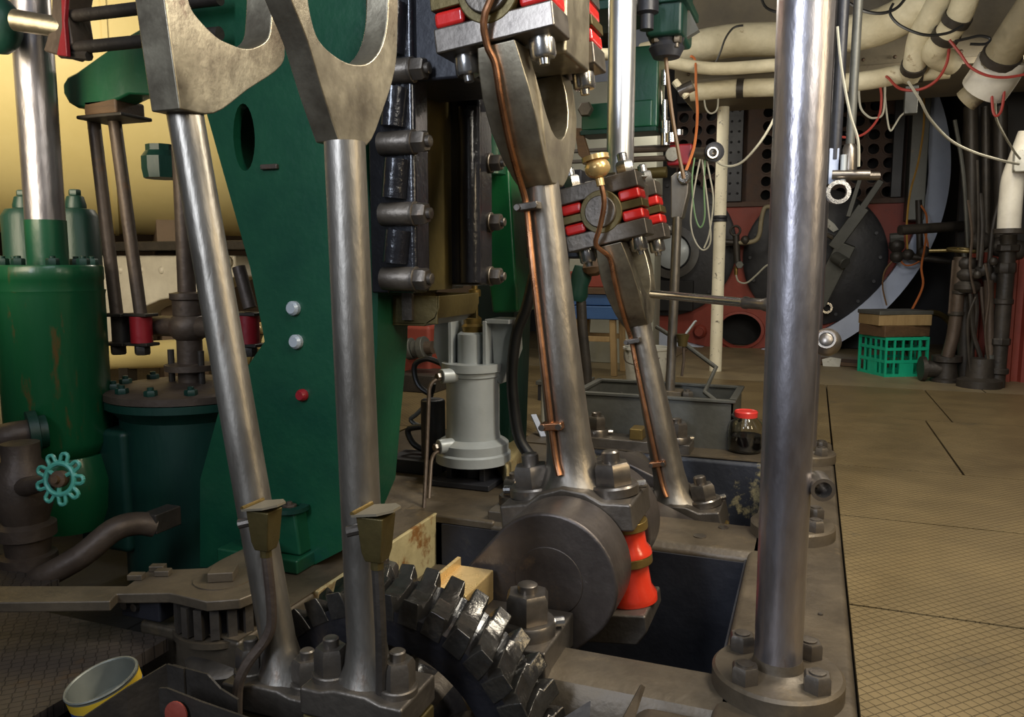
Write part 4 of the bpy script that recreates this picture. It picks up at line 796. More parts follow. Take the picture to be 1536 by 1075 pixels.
M().cyl(b0, b1, 0.0235, n=18).build('rod', 'rod', pr_)
M().prism([(p.x,p.z) for p in (aY(1008,328,3.98),aY(1025,328,3.98),aY(1034,290,3.98),aY(1035,268,3.98),aY(1028,259,3.98),aY(1016,259,3.98),aY(1008,266,3.98))], 'y', 3.94, 4.02).build('fork', 'rod', pr_, 0.006)
c = aY(1027, 266, 3.94); M().lathe([(0.034,0),(0.034,0.02),(0.026,0.028)], c, (0,-1,0), 20).build('eye_pin', 'bright', pr_)
M().box(b0.x-0.06, b0.x+0.06, 3.93, 4.04, 0.05, b0.z+0.0).build('foot', 'iron', pr_, 0.006)
nut(pr_, (b0.x+0.09, 3.95, b0.z-0.03), w=0.05, h=0.03, stud=0.012, sh=0.01, m='dull')
c = aY(1024, 510, 3.93); M().lathe([(0.022,-0.03),(0.026,0.0),(0.034,0.03)], c, (0,0,1), 12).build('oil_cup', 'brassdk', pr_)
M(Matrix.Translation(c+V(0.035,0,0.06)) @ Matrix.Rotation(0.6,4,'Y')).box(-0.004,0.004,-0.03,0.03,-0.03,0.045).build('cup_lid', 'pump', pr_)
M().tube([c+V(0.005,0,-0.03), c+V(0.008,0,-0.10), c+V(0,0,-0.18)], 0.007, 8).build('cup_pipe', 'pipe', pr_)
o = M().tube([aY(x, y, yy) for x, y, yy in ((985,490,4.1),(1030,518,4.0),(1074,551,3.9),(1057,588,3.8),(1110,630,3.62))], 0.0115, 10).build('bent_tube', 'galv'); tag(o, 'thin grey bent tube zigzagging down to the red lidded jar', 'tube')
jc_ = aZ(1117, 678, 0.0)
jar = thing('oil_jar', 'glass jar of dark oil with red lid standing on the bed', 'jar', jc_)
M().lathe([(0.0,0.003),(0.066,0.003),(0.074,0.012),(0.077,0.06),(0.077,0.11),(0.070,0.14),(0.050,0.160),(0.047,0.17),(0.0445,0.17),(0.0475,0.158),(0.067,0.138),(0.074,0.108),(0.074,0.062),(0.071,0.016),(0.0,0.008)], jc_, (0,0,1), 40, cap=False).build('glass', 'glass', jar)
M().lathe([(0.0,0.009),(0.0705,0.017),(0.0732,0.062),(0.0732,0.082),(0.0,0.082)], jc_, (0,0,1), 40, cap=False).build('oil', 'oil', jar)
M().lathe([(0.050,0.164),(0.052,0.186),(0.048,0.192),(0.045,0.189),(0.0,0.188)], jc_, (0,0,1), 36).build('lid', 'redlid', jar)
bk = thing('bucket', 'white plastic bucket of rags behind the far connecting rod', 'bucket', aZ(968, 585, 0))
c = aZ(968, 583, 0); M().lathe([(0.125,0.0),(0.15,0.27),(0.157,0.275),(0.157,0.29),(0.145,0.29),(0.12,0.02)], c, (0,0,1), 32).build('pail', 'paper', bk)
M().tube([c+V(-0.15,0,0.27), c+V(-0.1,-0.16,0.2), c+V(0.05,-0.18,0.19), c+V(0.15,0,0.27)], 0.004, 6, 5).build('bail', 'nut', bk)
for k in range(5): M().sphere(c+V(random.uniform(-0.09,0.09),random.uniform(-0.09,0.09),0.29), random.uniform(0.04,0.07), 10, (1,1,0.7)).build('rag', ('lagdk','paper','wooddk')[k % 3], bk)
sc = aZ(896, 562, 0)
stl = thing('stool', 'wooden stool with blue painted double top behind the rods', 'stool', sc)
zs1 = aY(890, 478, sc.y).z
for dx in (-0.16, 0.12):
    for dy in (-0.02, 0.28):
        M().bar((sc.x+dx*1.15, sc.y+dy, 0), (sc.x+dx, sc.y+dy, zs1), 0.045, 0.045, (0,1,0)).build('leg', 'wood', stl, 0.004)
for z, dy in ((0.26, -0.02), (0.26, 0.28)): M().box(sc.x-0.18, sc.x+0.14, sc.y+dy-0.012, sc.y+dy+0.012, z, z+0.04).build('rail', 'wood', stl, 0.003)
M().box(sc.x-0.30, sc.x+0.20, sc.y-0.06, sc.y+0.34, zs1, zs1+0.10).build('seat', 'blue', stl, 0.008)
M().box(sc.x-0.29, sc.x+0.17, sc.y-0.03, sc.y+0.36, zs1+0.104, zs1+0.19).build('seat_box', 'blue', stl, 0.008)
zp = zs1+0.19
o = M().box(sc.x-0.34, sc.x+0.22, sc.y-0.05, sc.y+0.3, zp, zp+0.05).build('dark_board', 'wooddk', None, 0.004); tag(o, 'dark board lying on top of the blue stool', 'board')
o = M().box(sc.x-0.30, sc.x+0.18, sc.y, sc.y+0.26, zp+0.05, zp+0.17).build('tool_box', 'redox', None, 0.01); tag(o, 'dull red box resting on the board above the blue stool', 'box')
vb = thing('globe_valve', 'dark green valve with brown bonnet between the two connecting rods', 'valve', aY(880, 430, 4.4))
c = aY(872, 415, 4.4); M().lathe([(0.05,-0.14),(0.06,-0.1),(0.05,-0.05),(0.06,0.0),(0.05,0.06)], c, (0.2,0,1), 20).build('body', 'greendk', vb)
M().lathe([(0.03,0),(0.05,0.03),(0.05,0.08),(0.035,0.1)], c+V(0.03,-0.03,0.05), (1,-0.2,0.1), 8).build('bonnet', 'wooddk', vb)
M().tube([c+V(0,0,-0.14), c+V(0.01,0,-0.3), c+V(0.04,0,-0.55), V(c.x+0.04,c.y,0.0)], 0.03, 12).build('pipe', 'pipedk', vb)
wp = M().lathe([(0.048,0),(0.044,2.4)], aZ(1073, 556, 0)-V(0,0,0), (0,0,1), 24).build('white_post', 'spotpole'); tag(wp, 'chipped white pipe post before the boiler', 'post')
c = aZ(1073, 556, 0); zc = aY(1080, 328, c.y).z
o = M().lathe([(0.047,-0.025),(0.056,-0.022),(0.056,-0.006),(0.05,0),(0.056,0.006),(0.056,0.022),(0.047,0.025)], V(c.x,c.y,zc), (0,0,1), 20).build('pipe_clamp', 'dark'); tag(o, 'dark band clamped around the chipped white post', 'clamp')
ct = thing('foot_step', 'grey chequered step with leg frame between the near rod and stool', 'step', aZ(868, 590, 0))
c = aZ(868, 605, 0); M().box(c.x-0.28, c.x+0.02, c.y, c.y+0.3, 0.10, 0.125).build('tread', 'galv', ct, 0.003)
for dx in (-0.26, 0.0): M().box(c.x+dx-0.012, c.x+dx+0.012, c.y+0.02, c.y+0.28, 0, 0.10).build('leg', 'dark', ct)

# ================================================================ BOILER
BY = 8.3
bo = thing('boiler', 'red boiler front with round furnace fronts and tube plate above', 'boiler', (-0.45, BY, 0))
BX, BZ, BR = -0.75, 1.66, 1.68
ov = aY(1110, 495, BY)
oin = [(ov.x+0.205*math.cos(-2*PI*i/32+PI*1.5), ov.z+0.165*math.sin(-2*PI*i/32+PI*1.5)) for i in range(32)]
tx0, tx1, tz1 = aY(1082,300,BY).x, aY(1368,300,BY).x, aY(1090,150,BY).z; tz0 = aY(1100,303,BY).z
a0 = math.degrees(math.asin((tz0-BZ)/BR)); lowp = arc(BX, BZ, BR, 180-a0, 360+a0, 60)
lowp = [(x, max(z, -0.01)) for x, z in lowp]
M().prism(keyhole(lowp, oin), 'y', BY, BY+0.06).build('front_plate', 'redox', bo, ang=25)
M().lathe([(0.225,0.0),(0.225,-0.03),(0.20,-0.035),(0.20,0.02)], (0,0,0), (0,1,0), 32)
orr = M(); n = 40
orr.add([(ov.x+0.205*k*math.cos(2*PI*i/n), BY-d, ov.z+0.165*k*math.sin(2*PI*i/n)) for k, d in ((1.18,0.0),(1.16,0.03),(1.02,0.035),(1.0,-0.04)) for i in range(n)], [(r*n+i, r*n+(i+1) % n, (r+1)*n+(i+1) % n, (r+1)*n+i) for r in range(3) for i in range(n)])
orr.build('manhole_rim', 'redox', bo)
M().box(BX-1.5, BX+1.5, BY+0.35, BY+0.4, 0, 2*BZ).build('dark_backing', 'void_black', bo)  # black sheet supplies the darkness seen through the tube holes
M().ring((BX, BY-0.10, BZ), (0,1,0), BR+0.185, BR+0.005, 0.14, 120).build('end_ring', 'ring', bo)
M().lathe([(BR+0.17,0.05),(BR+0.17,1.0)], (BX, BY, BZ), (0,1,0), 90, cap=False).build('shell', 'void_black', bo)
for qx, qz, nm, R in ((1000, 372, 'left', 0.70), (1220, 386, 'right', 0.66)):
    c = aY(qx, qz, BY-0.03)
    dk = M().lathe([(R,0.03),(R,-0.01),(R-0.03,-0.03),(0.3,-0.05)], c, (0,1,0), 64).build('furnace_front', 'door', bo)
    for k in range(16):
        a = 2*PI*k/16; M().cyl(c+V((R-0.07)*math.cos(a),-0.03,(R-0.07)*math.sin(a)), c+V((R-0.07)*math.cos(a),-0.055,(R-0.07)*math.sin(a)), 0.016, n=8).build('bolt_head', 'door', dk)
c = aY(1008, 378, BY-0.15)
rg = M().ring(c, (0,1,0), 0.27, 0.19, 0.06, 40).build('burner_ring', 'bright', bo)
M().lathe([(0.17,0.05),(0.17,0.0),(0.12,-0.03),(0.05,-0.04)], c, (0,1,0), 32).build('burner_face', 'pump', bo)
for q, w in ((988,0.01),): M().cyl(aY(988,320,BY-0.2), aY(992,345,BY-0.25), 0.06, n=20).build('sight_tube', 'bright', bo)
M().box(aY(985,440,BY-0.1).x, aY(1040,440,BY-0.1).x, BY-0.12, BY-0.06, aY(1000,466,BY-0.1).z, aY(1000,420,BY-0.1).z).build('dark_square', 'void_black', bo, 0.01)  # solid black box, its colour stands in for a shaded square hole
for q in ((1238,437),(1238,462)):
    c = aY(*q, BY-0.12); M().ring(c, (0.2,-1,0.1), 0.055, 0.035, 0.06, 20).build('sight_ring', 'bright', bo); M().cyl(c+V(0,0.0,0), c+V(0,0.02,0), 0.05, n=16).build('sight_dark', 'void_black', bo)
# tube plate with real holes
px_, pz_ = 0.138, 0.134; tp = M(); TYP = BY+0.10; rh = 0.054
def cell(cx, cz, hole):
    hw, hh = px_/2, pz_/2; n = 16; sq = []; ci = []
    for i in range(n):
        a = 2*PI*i/n+PI/4; u, v = math.cos(a), math.sin(a); k = 1/max(abs(u), abs(v)); sq.append((cx+u*k*hw, TYP, cz+v*k*hh)); ci.append((cx+rh*u, TYP, cz+rh*v))
    if hole: tp.add(sq+ci+[(x, y+0.12, z) for x, y, z in ci], [(i, (i+1) % n, n+(i+1) % n, n+i) for i in range(n)] + [(n+i, n+(i+1) % n, 2*n+(i+1) % n, 2*n+i) for i in range(n)])
    else: tp.add([(cx-hw,TYP,cz-hh),(cx+hw,TYP,cz-hh),(cx+hw,TYP,cz+hh),(cx-hw,TYP,cz+hh)], [(0,1,2,3)])
nx = int((tx1-tx0+0.6)/px_); nz = int((tz1-tz0)/pz_); gx0 = tx1-px_*nx; te0 = None; spots = []
for i in range(nx):
    for j in range(nz):
        cx_, cz_ = gx0+px_*(i+0.5), tz0+pz_*(j+0.5); hole = (i < nx-1) and not (nx-12 <= i <= nx-11) and not (j == nz-1 and i > nx-3)
        cell(cx_, cz_, hole)
        if hole: spots.append((cx_, cz_))
tp.build('tube_plate', 'tubes', bo, smooth=False)
for k, (x, z) in enumerate(spots):
    if te0 is None: te0 = M().ring((x, TYP-0.012, z), (0,1,0), rh+0.010, rh-0.004, 0.03, 14).build('tube_end', 'tubes', bo); tref = (x, z)
    else:
        c = te0.copy(); COL.objects.link(c); c.parent = bo; c.location = te0.location + V(x-tref[0], 0, z-tref[1])
M().box(gx0, tx1, BY+0.02, BY+0.12, tz1, tz1+0.35).build('smokebox_lintel', 'void_black', bo, 0.01)
M().box(gx0-0.1, tx1+0.05, BY-0.03, BY+0.10, tz0-0.05, tz0).build('shelf_plate', 'tubes', bo, 0.004)
for a, b_ in ((1092,1116), (1340,1356)):
    xa, xb = aY(a, 200, BY).x, aY(b_, 200, BY).x; bx = M().box(xa, xb, BY-0.06, BY+0.02, tz0-0.0, tz1+0.1).build('door_post', 'door', bo, 0.006)
    if a < 1200:
        for k in range(9):
            for xx_ in (xa+0.04, xb-0.04): M().sphere((xx_, BY-0.062, tz0+0.08+0.1*k), 0.013, 8).build('rivet', 'door', bx)
M().box(aY(1362,200,BY).x, aY(1388,200,BY).x, BY-0.3, BY, aY(1370,330,BY-.3).z, tz1+0.5).build('smokebox_door', 'galv', bo, 0.008)
c = aY(1050, 497, BY-0.02); M().lathe([(0.075,0),(0.06,-0.03),(0.045,-0.04),(0.045,-0.09)], c, (0,1,0), 8).build('plug', 'redox', bo)
# burner arm across the right furnace front
ba = thing('burner_arm', 'grey steel burner arm leaning across the right furnace front', 'burner', aY(1270, 380, BY-0.3))
M().bar(aY(1225,455,BY-0.22), aY(1270,365,BY-0.3), 0.17, 0.10, (0,1,0)).build('arm', 'galv', ba, 0.01)
M().bar(aY(1250,372,BY-0.3), aY(1296,310,BY-0.35), 0.11, 0.08, (0,1,0)).build('neck', 'galv', ba, 0.01)
M().bar(aY(1283,327,BY-0.35), aY(1322,270,BY-0.4), 0.06, 0.05, (0,1,0)).build('handle', 'galv', ba, 0.008)
M().bar(aY(1272,325,BY-0.4), aY(1290,268,BY-0.4), 0.04, 0.03, (0,1,0)).build('lever', 'galv', ba, 0.005)
c = aY(1252, 385, BY-0.35); M().cyl(c, aY(1268,395,BY-0.45), 0.055, n=16).build('knob', 'galv', ba, 0.01)
M().torus(aY(1225,385,BY-0.25), (0,1,0), 0.22, 0.022, 32, 8).build('hoop', 'nut', ba)
o = M().add([tuple(aY(x,y,BY-0.14)) for x, y in ((1240,326),(1252,336),(1258,344),(1250,348),(1240,340))] , [(0,1,2,3,4)]).build('paper_tag', 'paper'); tag(o, 'white scribbled paper patch on the right furnace front', 'paper')
# pipes and cocks on the boiler face
bv = thing('boiler_gauge_valve', 'dark valve cluster with ring handle between the furnace fronts', 'valve', aY(1105, 370, BY-0.3))
M().tube([aY(1157,310,BY-0.3), aY(1147,312,BY-0.3), aY(1142,330,BY-0.3), aY(1139,352,BY-0.3), aY(1130,362,BY-0.3), aY(1108,364,BY-0.3)], 0.022, 12, 4).build('bent_pipe', 'lagdk', bv)
M().torus(aY(1103,346,BY-0.32), (0,1,0), 0.045, 0.012, 20, 8).build('ring_handle', 'pipedk', bv)
M().cyl(aY(1104,352,BY-0.3), aY(1106,395,BY-0.3), 0.032, n=12).build('body', 'pipedk', bv)
M().cyl(aY(1088,363,BY-0.28), aY(1120,365,BY-0.28), 0.028, n=12).build('cross_pipe', 'pipedk', bv)
M().sphere(aY(1118,360,BY-0.3), 0.045, 10).build('cock', 'pipedk', bv)
M().hexn(aY(1109,397,BY-0.33), (0.2,-1,0), 0.07, 0.03).build('gland', 'galv', bv)
M().cyl(aY(1104,400,BY-0.32), aY(1104,412,BY-0.32), 0.018, n=10).build('union', 'brass', bv)
M().box(aY(1090,358,BY).x, aY(1120,358,BY).x, BY-0.28, BY, aY(1105,366,BY).z-0.02, aY(1105,366,BY).z+0.02).build('bracket', 'pipedk', bv)
o = M().tube([aY(x,y,BY-0.33) for x,y in ((1104,412),(1108,422),(1120,424),(1135,412),(1150,398),(1170,390))], 0.009, 6, 5).build('copper_capillary', 'cab_wh'); tag(o, 'thin pale tube looping from the valve cluster to the right', 'tube')
b2v = thing('blowdown_valve', 'dark valve cluster on the boiler right edge with orange cables', 'valve', aY(1360, 375, BY-0.3))
for q, r in (((1345,368),0.07),((1345,385),0.06),((1362,382),0.055),((1385,378),0.06)): M().sphere(aY(*q,BY-0.3), r, 10).build('body', 'pipedk', b2v)
M().cyl(aY(1345,382,BY-0.3), aY(1425,392,BY-0.3), 0.03, n=12).build('pipe', 'pipedk', b2v)
M().cyl(aY(1378,300,BY-0.3), aY(1380,378,BY-0.3), 0.028, n=12).build('riser', 'pipedk', b2v)
M().cyl(aY(1335,358,BY-0.3), aY(1355,356,BY-0.3), 0.05, n=10).build('flange', 'galv', b2v)

# ================================================================ CRATE, TIMBER AND SCRAP
cc = aZ(1337, 560, 0.0); CW, CD, CH = 0.34, 0.36, 0.30
T = Matrix.Translation(cc) @ Matrix.Rotation(0.50, 4, 'Z')
ck = thing('milk_crate', 'green plastic milk crate standing on floor before the boiler', 'crate', (0,0,0))
def side(F):
    b = M(T @ F)
    for k in range(6): x = -CW/2 + CW*k/5; b.box(x-0.008, x+0.008, 0, 0.010, 0, CH)
    for z in (0.0, 0.105, 0.20, CH-0.022): b.box(-CW/2, CW/2, -0.002, 0.012, z, z+0.022)
    b.box(-CW*0.17, CW*0.17, 0.001, 0.009, 0.02, 0.11); b.build('lattice_side', 'crate', ck)
side(Matrix.Translation((0,-CD/2,0))); side(Matrix.Translation((0,CD/2,0)) @ Matrix.Rotation(PI,4,'Z'))
side(Matrix.Translation((-CW/2,0,0)) @ Matrix.Rotation(-PI/2,4,'Z')); side(Matrix.Translation((CW/2,0,0)) @ Matrix.Rotation(PI/2,4,'Z'))
b = M(T)
for k in range(7): y = -CD/2+0.03+(CD-0.06)*k/6; b.box(-CW/2, CW/2, y-0.008, y+0.008, 0.004, 0.012)
b.build('base_grid', 'crate', ck)
for k, (z, hh, sx, r, m, lab) in enumerate(((CH, 0.085, 0.40, 0.1, 'wooddk', 'dark timber block lowest on the green crate'), (CH+0.085, 0.082, 0.42, -0.05, 'wood', 'tan timber block in the middle of the crate pile'), (CH+0.167, 0.03, 0.44, 0.0, 'galv', 'weathered flat board topmost on the crate pile'))):
    o = M(T @ Matrix.Translation((0,0,z)) @ Matrix.Rotation(r,4,'Z')).box(-sx/2, sx/2, -0.15, 0.15, 0, hh).build('timber_block', m, None, 0.005); tag(o, lab, 'timber', 'timber on the milk crate')
p0 = aZ(1235, 532, 0.0); o = M(Matrix.Translation(aZ(1290,548,0.004)) @ Matrix.Rotation(-0.25,4,'Z')).box(-0.45,0.25,-0.12,0.16,0,0.03).build('loose_board', 'wooddk', None, 0.004); tag(o, 'dark board lying flat on the floor left of the crate', 'board')
p = aZ(1246, 549, 0); o = M().add([p+V(-0.06,-0.02,0),p+V(0.07,-0.02,0),p+V(0.08,0.05,0.06),p+V(0.0,0.06,0.07),p+V(-0.07,0.05,0.05)], [(0,1,2,3,4),(4,3,2,1,0)]).build('paper_scrap', 'paper', smooth=False); tag(o, 'crumpled white paper on the floor by the loose board', 'paper')

# ================================================================ RIGHT SIDE: VALVE CLUSTER, RED PANEL, WHITE PIPE
RY = 6.35
rp = thing('corrugated_panel', 'red corrugated metal panel at the right edge', 'panel', aY(1510, 590, RY+0.1))
xa = aY(1450, 400, RY+0.25).x; z1 = aY(1500, 378, RY+0.2).z; pts = []; k = 0; x = xa
while x < xa+1.2: pts += [(x, RY+0.25), (x+0.04, RY+0.25), (x+0.055, RY+0.21), (x+0.095, RY+0.21)]; x += 0.11
M().prism(pts + [(p[0], p[1]+0.012) for p in reversed(pts)], 'z', 0, z1).build('sheet', 'redox', rp, smooth=False)
vm = thing('valve_manifold', 'grimy floor-standing valve manifold with handwheel left of the red panel', 'valve', aZ(1420, 575, 0))
c = aZ(1418, 572, 0)
M().lathe([(0.10,0),(0.10,0.02),(0.075,0.03),(0.07,0.14),(0.10,0.15),(0.10,0.19),(0.05,0.195)], c, (0,0,1), 24).build('foot_valve', 'pipedk', vm)
M().cyl(c+V(0,0,0.09), c+V(-0.14,-0.02,0.09), 0.06, n=18).build('side_branch', 'pipedk', vm); M().cyl(c+V(-0.14,-0.02,0.09), c+V(-0.17,-0.025,0.09), 0.09, n=20).build('branch_flange', 'pipedk', vm)
M().tube([aY(x,y,RY) for x, y in ((1421,535),(1430,500),(1436,450),(1440,385))], 0.042, 14, 4).build('pipe', 'pipe', vm)
M().tube([aY(x,y,RY+0.1) for x, y in ((1444,375),(1447,430),(1446,500),(1448,570))], 0.045, 14, 3).build('pipe', 'pipedk', vm)
for q, r in (((1450,395),0.07),((1452,412),0.085),((1450,430),0.09),((1475,405),0.075),((1488,415),0.06)): M().lathe([(r*0.8,-0.04),(r,-0.015),(r,0.015),(r*0.8,0.04)], aY(*q,RY), (0,0,1), 16).build('valve_body', 'pipedk', vm)
M().cyl(aY(1448,412,RY), aY(1500,400,RY), 0.05, n=16).build('cross_pipe', 'pipedk', vm)
hwc = aY(1446, 375, RY); M().torus(hwc, (0.05,-0.1,1), 0.10, 0.013, 30, 8).build('wheel_rim', 'brassdk', vm)
for k in range(3): M().cyl(hwc, hwc+V(0.1*math.cos(k*2.09),0.1*math.sin(k*2.09),0.005), 0.009, n=6).build('wheel_spoke', 'brass', vm)
M().cyl(hwc+V(-0.22,0,-0.005), hwc, 0.012, n=8).build('lever', 'brassdk', vm)
M().cyl(hwc, aY(1448,400,RY), 0.018, n=10).build('spindle', 'galv', vm)
M().tube([aY(1513,352,RY-0.1), aY(1510,400,RY-0.1), aY(1505,460,RY-0.1), aY(1494,585,RY-0.1)], 0.052, 16, 3).build('standpipe', 'pipedk', vm)
M().cyl(aY(1483,420,RY-0.1), aY(1486,588,RY-0.1), 0.03, n=12).build('drain', 'pipe', vm)
for q in ((1500,370),(1525,375),(1470,362)): M().sphere(aY(*q,RY-0.05), 0.07, 12).build('fitting', 'pipedk', vm)
M().lathe([(0.14,0),(0.14,0.05),(0.09,0.07),(0.08,0.2)], aZ(1468,580,0), (0,0,1), 20).build('strainer', 'pipedk', vm)
for k, (pp, m) in enumerate((((( 1462,420),(1465,470),(1458,530),(1462,570)), 'pipedk'), (((1472,430),(1480,500),(1492,540),(1495,580)), 'pipe'), (((1456,440),(1460,500),(1472,540),(1470,575)), 'pipedk'), (((1500,300),(1490,340),(1484,400),(1480,470),(1484,540)), 'pipedk'), (((1470,290),(1474,340),(1470,400)), 'pipedk'))):
    M().tube([aY(x,y,RY-0.03*k) for x, y in pp], 0.016, 8, 4).build('small_pipe', m, vm)
for q, r, hh in (((1512,372),0.075,0.05),((1509,402),0.065,0.07),((1505,452),0.062,0.04),((1500,512),0.066,0.05),((1496,556),0.07,0.04),((1440,438),0.055,0.03),((1434,470),0.052,0.03)):
    M().lathe([(r*0.9,-hh/2),(r,-hh/3),(r,hh/3),(r*0.9,hh/2)], aY(*q,RY-0.1 if q[0] > 1480 else RY), (0,0,1), 8 if hh > 0.045 else 18).build('pipe_collar', 'pipedk', vm)
M().cyl(aY(1485,532,RY-0.11), aY(1485,562,RY-0.11), 0.034, n=12).build('union', 'galv', vm)
for k, pp in enumerate((((1452,300),(1458,350),(1455,400),(1462,440)), ((1466,240),(1468,330),(1466,390)), ((1478,395),(1484,440),(1478,500),(1486,560)), ((1464,445),(1452,480),(1454,540),(1459,572)), ((1430,390),(1426,440),(1424,470)))):
    M().tube([aY(x,y,RY-0.12-0.02*k) for x, y in pp], 0.009, 6, 4).build('small_pipe', 'pipedk' if k % 2 else 'pipe', vm)
M().cyl(aY(1470,545,RY-0.15), aY(1470,572,RY-0.15), 0.05, n=16).build('float_cup', 'galv', vm)
for q in ((1462,560),(1478,548),(1466,412),(1490,392)): M().sphere(aY(*q,RY-0.15), 0.03, 10).build('cock', 'pipedk', vm)
for x in (1456, 1478, 1500): M().cyl(aY(x,160,RY+0.5), aY(x+2,380,RY+0.5), 0.05 if x != 1478 else 0.03, n=12).build('riser', 'pipedk', vm)
wl = thing('lagged_standpipe', 'white cloth lagged upright pipe at the right edge', 'pipe', aY(1515, 300, 5.9))
M().tube([aY(1545,200,5.9), aY(1532,235,5.9), aY(1520,268,5.9), aY(1516,300,5.9), aY(1513,346,5.9)], 0.068, 20, 5).build('lagging', 'white', wl)
M().box(aY(1522,225,5.8).x, aY(1545,225,5.8).x, 5.78, 5.85, aY(1530,258,5.8).z, aY(1530,225,5.8).z).build('wrap_patch', 'paper', wl, 0.01)
M().lathe([(0.09,0),(0.09,0.03)], aY(1513,350,5.9), (0,0,1), 20).build('flange', 'pipedk', wl)
bkx = aY(1440, 300, 7.3).x
o = M().box(bkx, bkx+0.5, 7.3, 7.4, 0, 2.6).build('side_bunker', 'hull'); tag(o, 'shadowy steel bunker wall behind the right pipes', 'bunker')
o = M().cyl(aY(1350,345,7.0), V(bkx+0.2, 7.35, aY(1440,336,7.2).z), 0.04, n=12).build('cross_pipe', 'pipedk'); tag(o, 'dark pipe running across to the right beside the boiler ring', 'pipe')
o = M().tube([aY(1432,180,6.6), aY(1445,260,6.6), aY(1452,372,6.6)], 0.014, 8, 4).build('stay_rod', 'galv'); tag(o, 'thin blue-grey rod slanting down to the valve handwheel', 'rod')
hs = M().torus(aZ(1400,560,0.0)+V(0,0.25,0.24), (0.6,-1,0.1), 0.22, 0.025, 36, 8).build('hose_coil', 'brassdk'); tag(hs, 'yellowish hose coil leaning behind the crate', 'hose')

# ================================================================ OVERHEAD PIPES, TRUNK AND CYLINDERS
tk = thing('ventilation_duct', 'grimy beige ventilation duct overhead with rivets along its edge', 'trunk', (0, 5.7, 2.05))
zt0 = aY(1250, 113, 5.6).z
M().box(-0.95, 1.6, 5.6, 6.6, zt0, zt0+0.9).build('casing', 'trunk', tk, 0.01)
M().box(-0.95, 1.6, 5.57, 5.6, zt0, zt0+0.04).build('edge_angle', 'trunk', tk, 0.003)
for k in range(14): M().sphere((-0.85+0.18*k, 5.568, zt0+0.075), 0.012, 8).build('rivet', 'pipe', tk)
def pipe(name, label, pts, r, m, bands=(), yb=None, smooth=5):
    t = thing(name, label, 'pipe', pts[len(pts)//2]); M().tube(pts, r, 20, smooth).build('run', m, t)
    P = spline([Vector(p) for p in pts], 20)
    for f in bands:
        i = int(f*(len(P)-2)); d = (P[i+1]-P[i]).normalized(); M().lathe([(r*0.98,-0.02),(r*1.12,-0.02),(r*1.12,0.02),(r*0.98,0.02)], P[i], d, 20).build('band', 'pipedk', t)
    return t
pipe('lagged_pipe', 'thickest cream lagged pipe crossing overhead behind the columns', [aY(965,88,5.3), aY(1090,62,5.2), aY(1200,58,5.1), aY(1320,40,4.9), aY(1420,-20,4.7)], 0.098, 'lag')
pipe('lagged_pipe', 'thin wavy cream lagged pipe overhead, sagging to the left of the column', [aY(870,82,5.0), aY(930,82,4.95), aY(985,90,4.9), aY(1070,103,4.85), aY(1180,97,4.8), aY(1260,100,4.8)], 0.036, 'lag')
pipe('lagged_pipe', 'cream lagged pipe with dark bands just above the white post', [aY(1036,139,5.0), aY(1100,133,5.0), aY(1180,130,5.0), aY(1290,122,5.0), aY(1360,110,5.0), aY(1425,103,5.0)], 0.052, 'lag', (0.24, 0.52, 0.86))
pipe('lagged_pipe', 'short cream pipe dropping onto the banded pipe, left of a similar one', [aY(1425,-30,4.6), aY(1398,22,4.7), aY(1380,55,4.8), aY(1372,95,4.9), aY(1366,112,5.0)], 0.060, 'lag', (0.80,))
pipe('lagged_pipe', 'cream pipe with dark collar dropping right of the short cream pipe', [aY(1460,-40,4.5), aY(1441,18,4.6), aY(1418,55,4.7), aY(1402,80,4.8), aY(1430,95,4.9)], 0.062, 'lag', (0.32, 0.5))
pipe('lagged_pipe', 'broad yellowish pipe coming down at the top right corner', [aY(1580,-30,4.4), aY(1545,20,4.5), aY(1518,60,4.6), aY(1496,95,4.7)], 0.085, 'lagdk', (0.9,))
jk = thing('pipe_jacket', 'white cloth jacket wrapped round the pipe at top right', 'pipe jacket', aY(1490, 115, 4.75))
M().tube([aY(1505,88,4.72), aY(1492,112,4.75), aY(1476,135,4.8)], 0.115, 20, 4).build('jacket', 'white', jk)
M().tube([aY(1476,128,4.8), aY(1462,140,4.8), aY(1448,152,4.82)], 0.062, 18, 4).build('outlet', 'lagdk', jk); M().torus(aY(1470,133,4.8), (-0.6,0,-0.5), 0.07, 0.018, 24, 8).build('band', 'pipedk', jk)
o = M().box(aY(1358,135,5.0).x, aY(1378,135,5.0).x, 5.0, 5.06, aY(1368,170,5.0).z, aY(1368,128,5.0).z).build('hanger_plate', 'galv', None, 0.004); tag(o, 'grey hanger plate under the banded overhead pipe', 'hanger')
for i, (px, lab) in enumerate(((1284, 'slim vertical steel rod right of the nearest column top'), (1262, 'dark vertical rod close behind the nearest column edge'))):
    t = thing('hanger_rod', lab, 'rod', aY(px, 150, 3.4)); q1 = aY(px-10, 240, 3.4)
    M().cyl(aY(px+6,-40,3.4), q1, 0.017 if i == 0 else 0.022, n=12).build('rod', 'galv' if i == 0 else 'dark', t)
    if i == 0:
        M().lathe([(0.03,0),(0.03,0.08),(0.02,0.1)], q1-V(0,0,0.04), (0,0,1), 14).build('eye', 'nut', t)
        M().cyl(aY(1248,262,3.35), aY(1305,262,3.35), 0.018, n=12).build('cross_pin', 'nut', t)
lg = thing('level_gauge', 'small gauge glass with bright fittings beside the nearest column', 'gauge', aY(1255, 250, 3.38))
M().box(aY(1243,250,3.38).x, aY(1258,250,3.38).x, 3.38, 3.43, aY(1250,276,3.38).z, aY(1250,222,3.38).z).build('back_plate', 'ring', lg, 0.003)
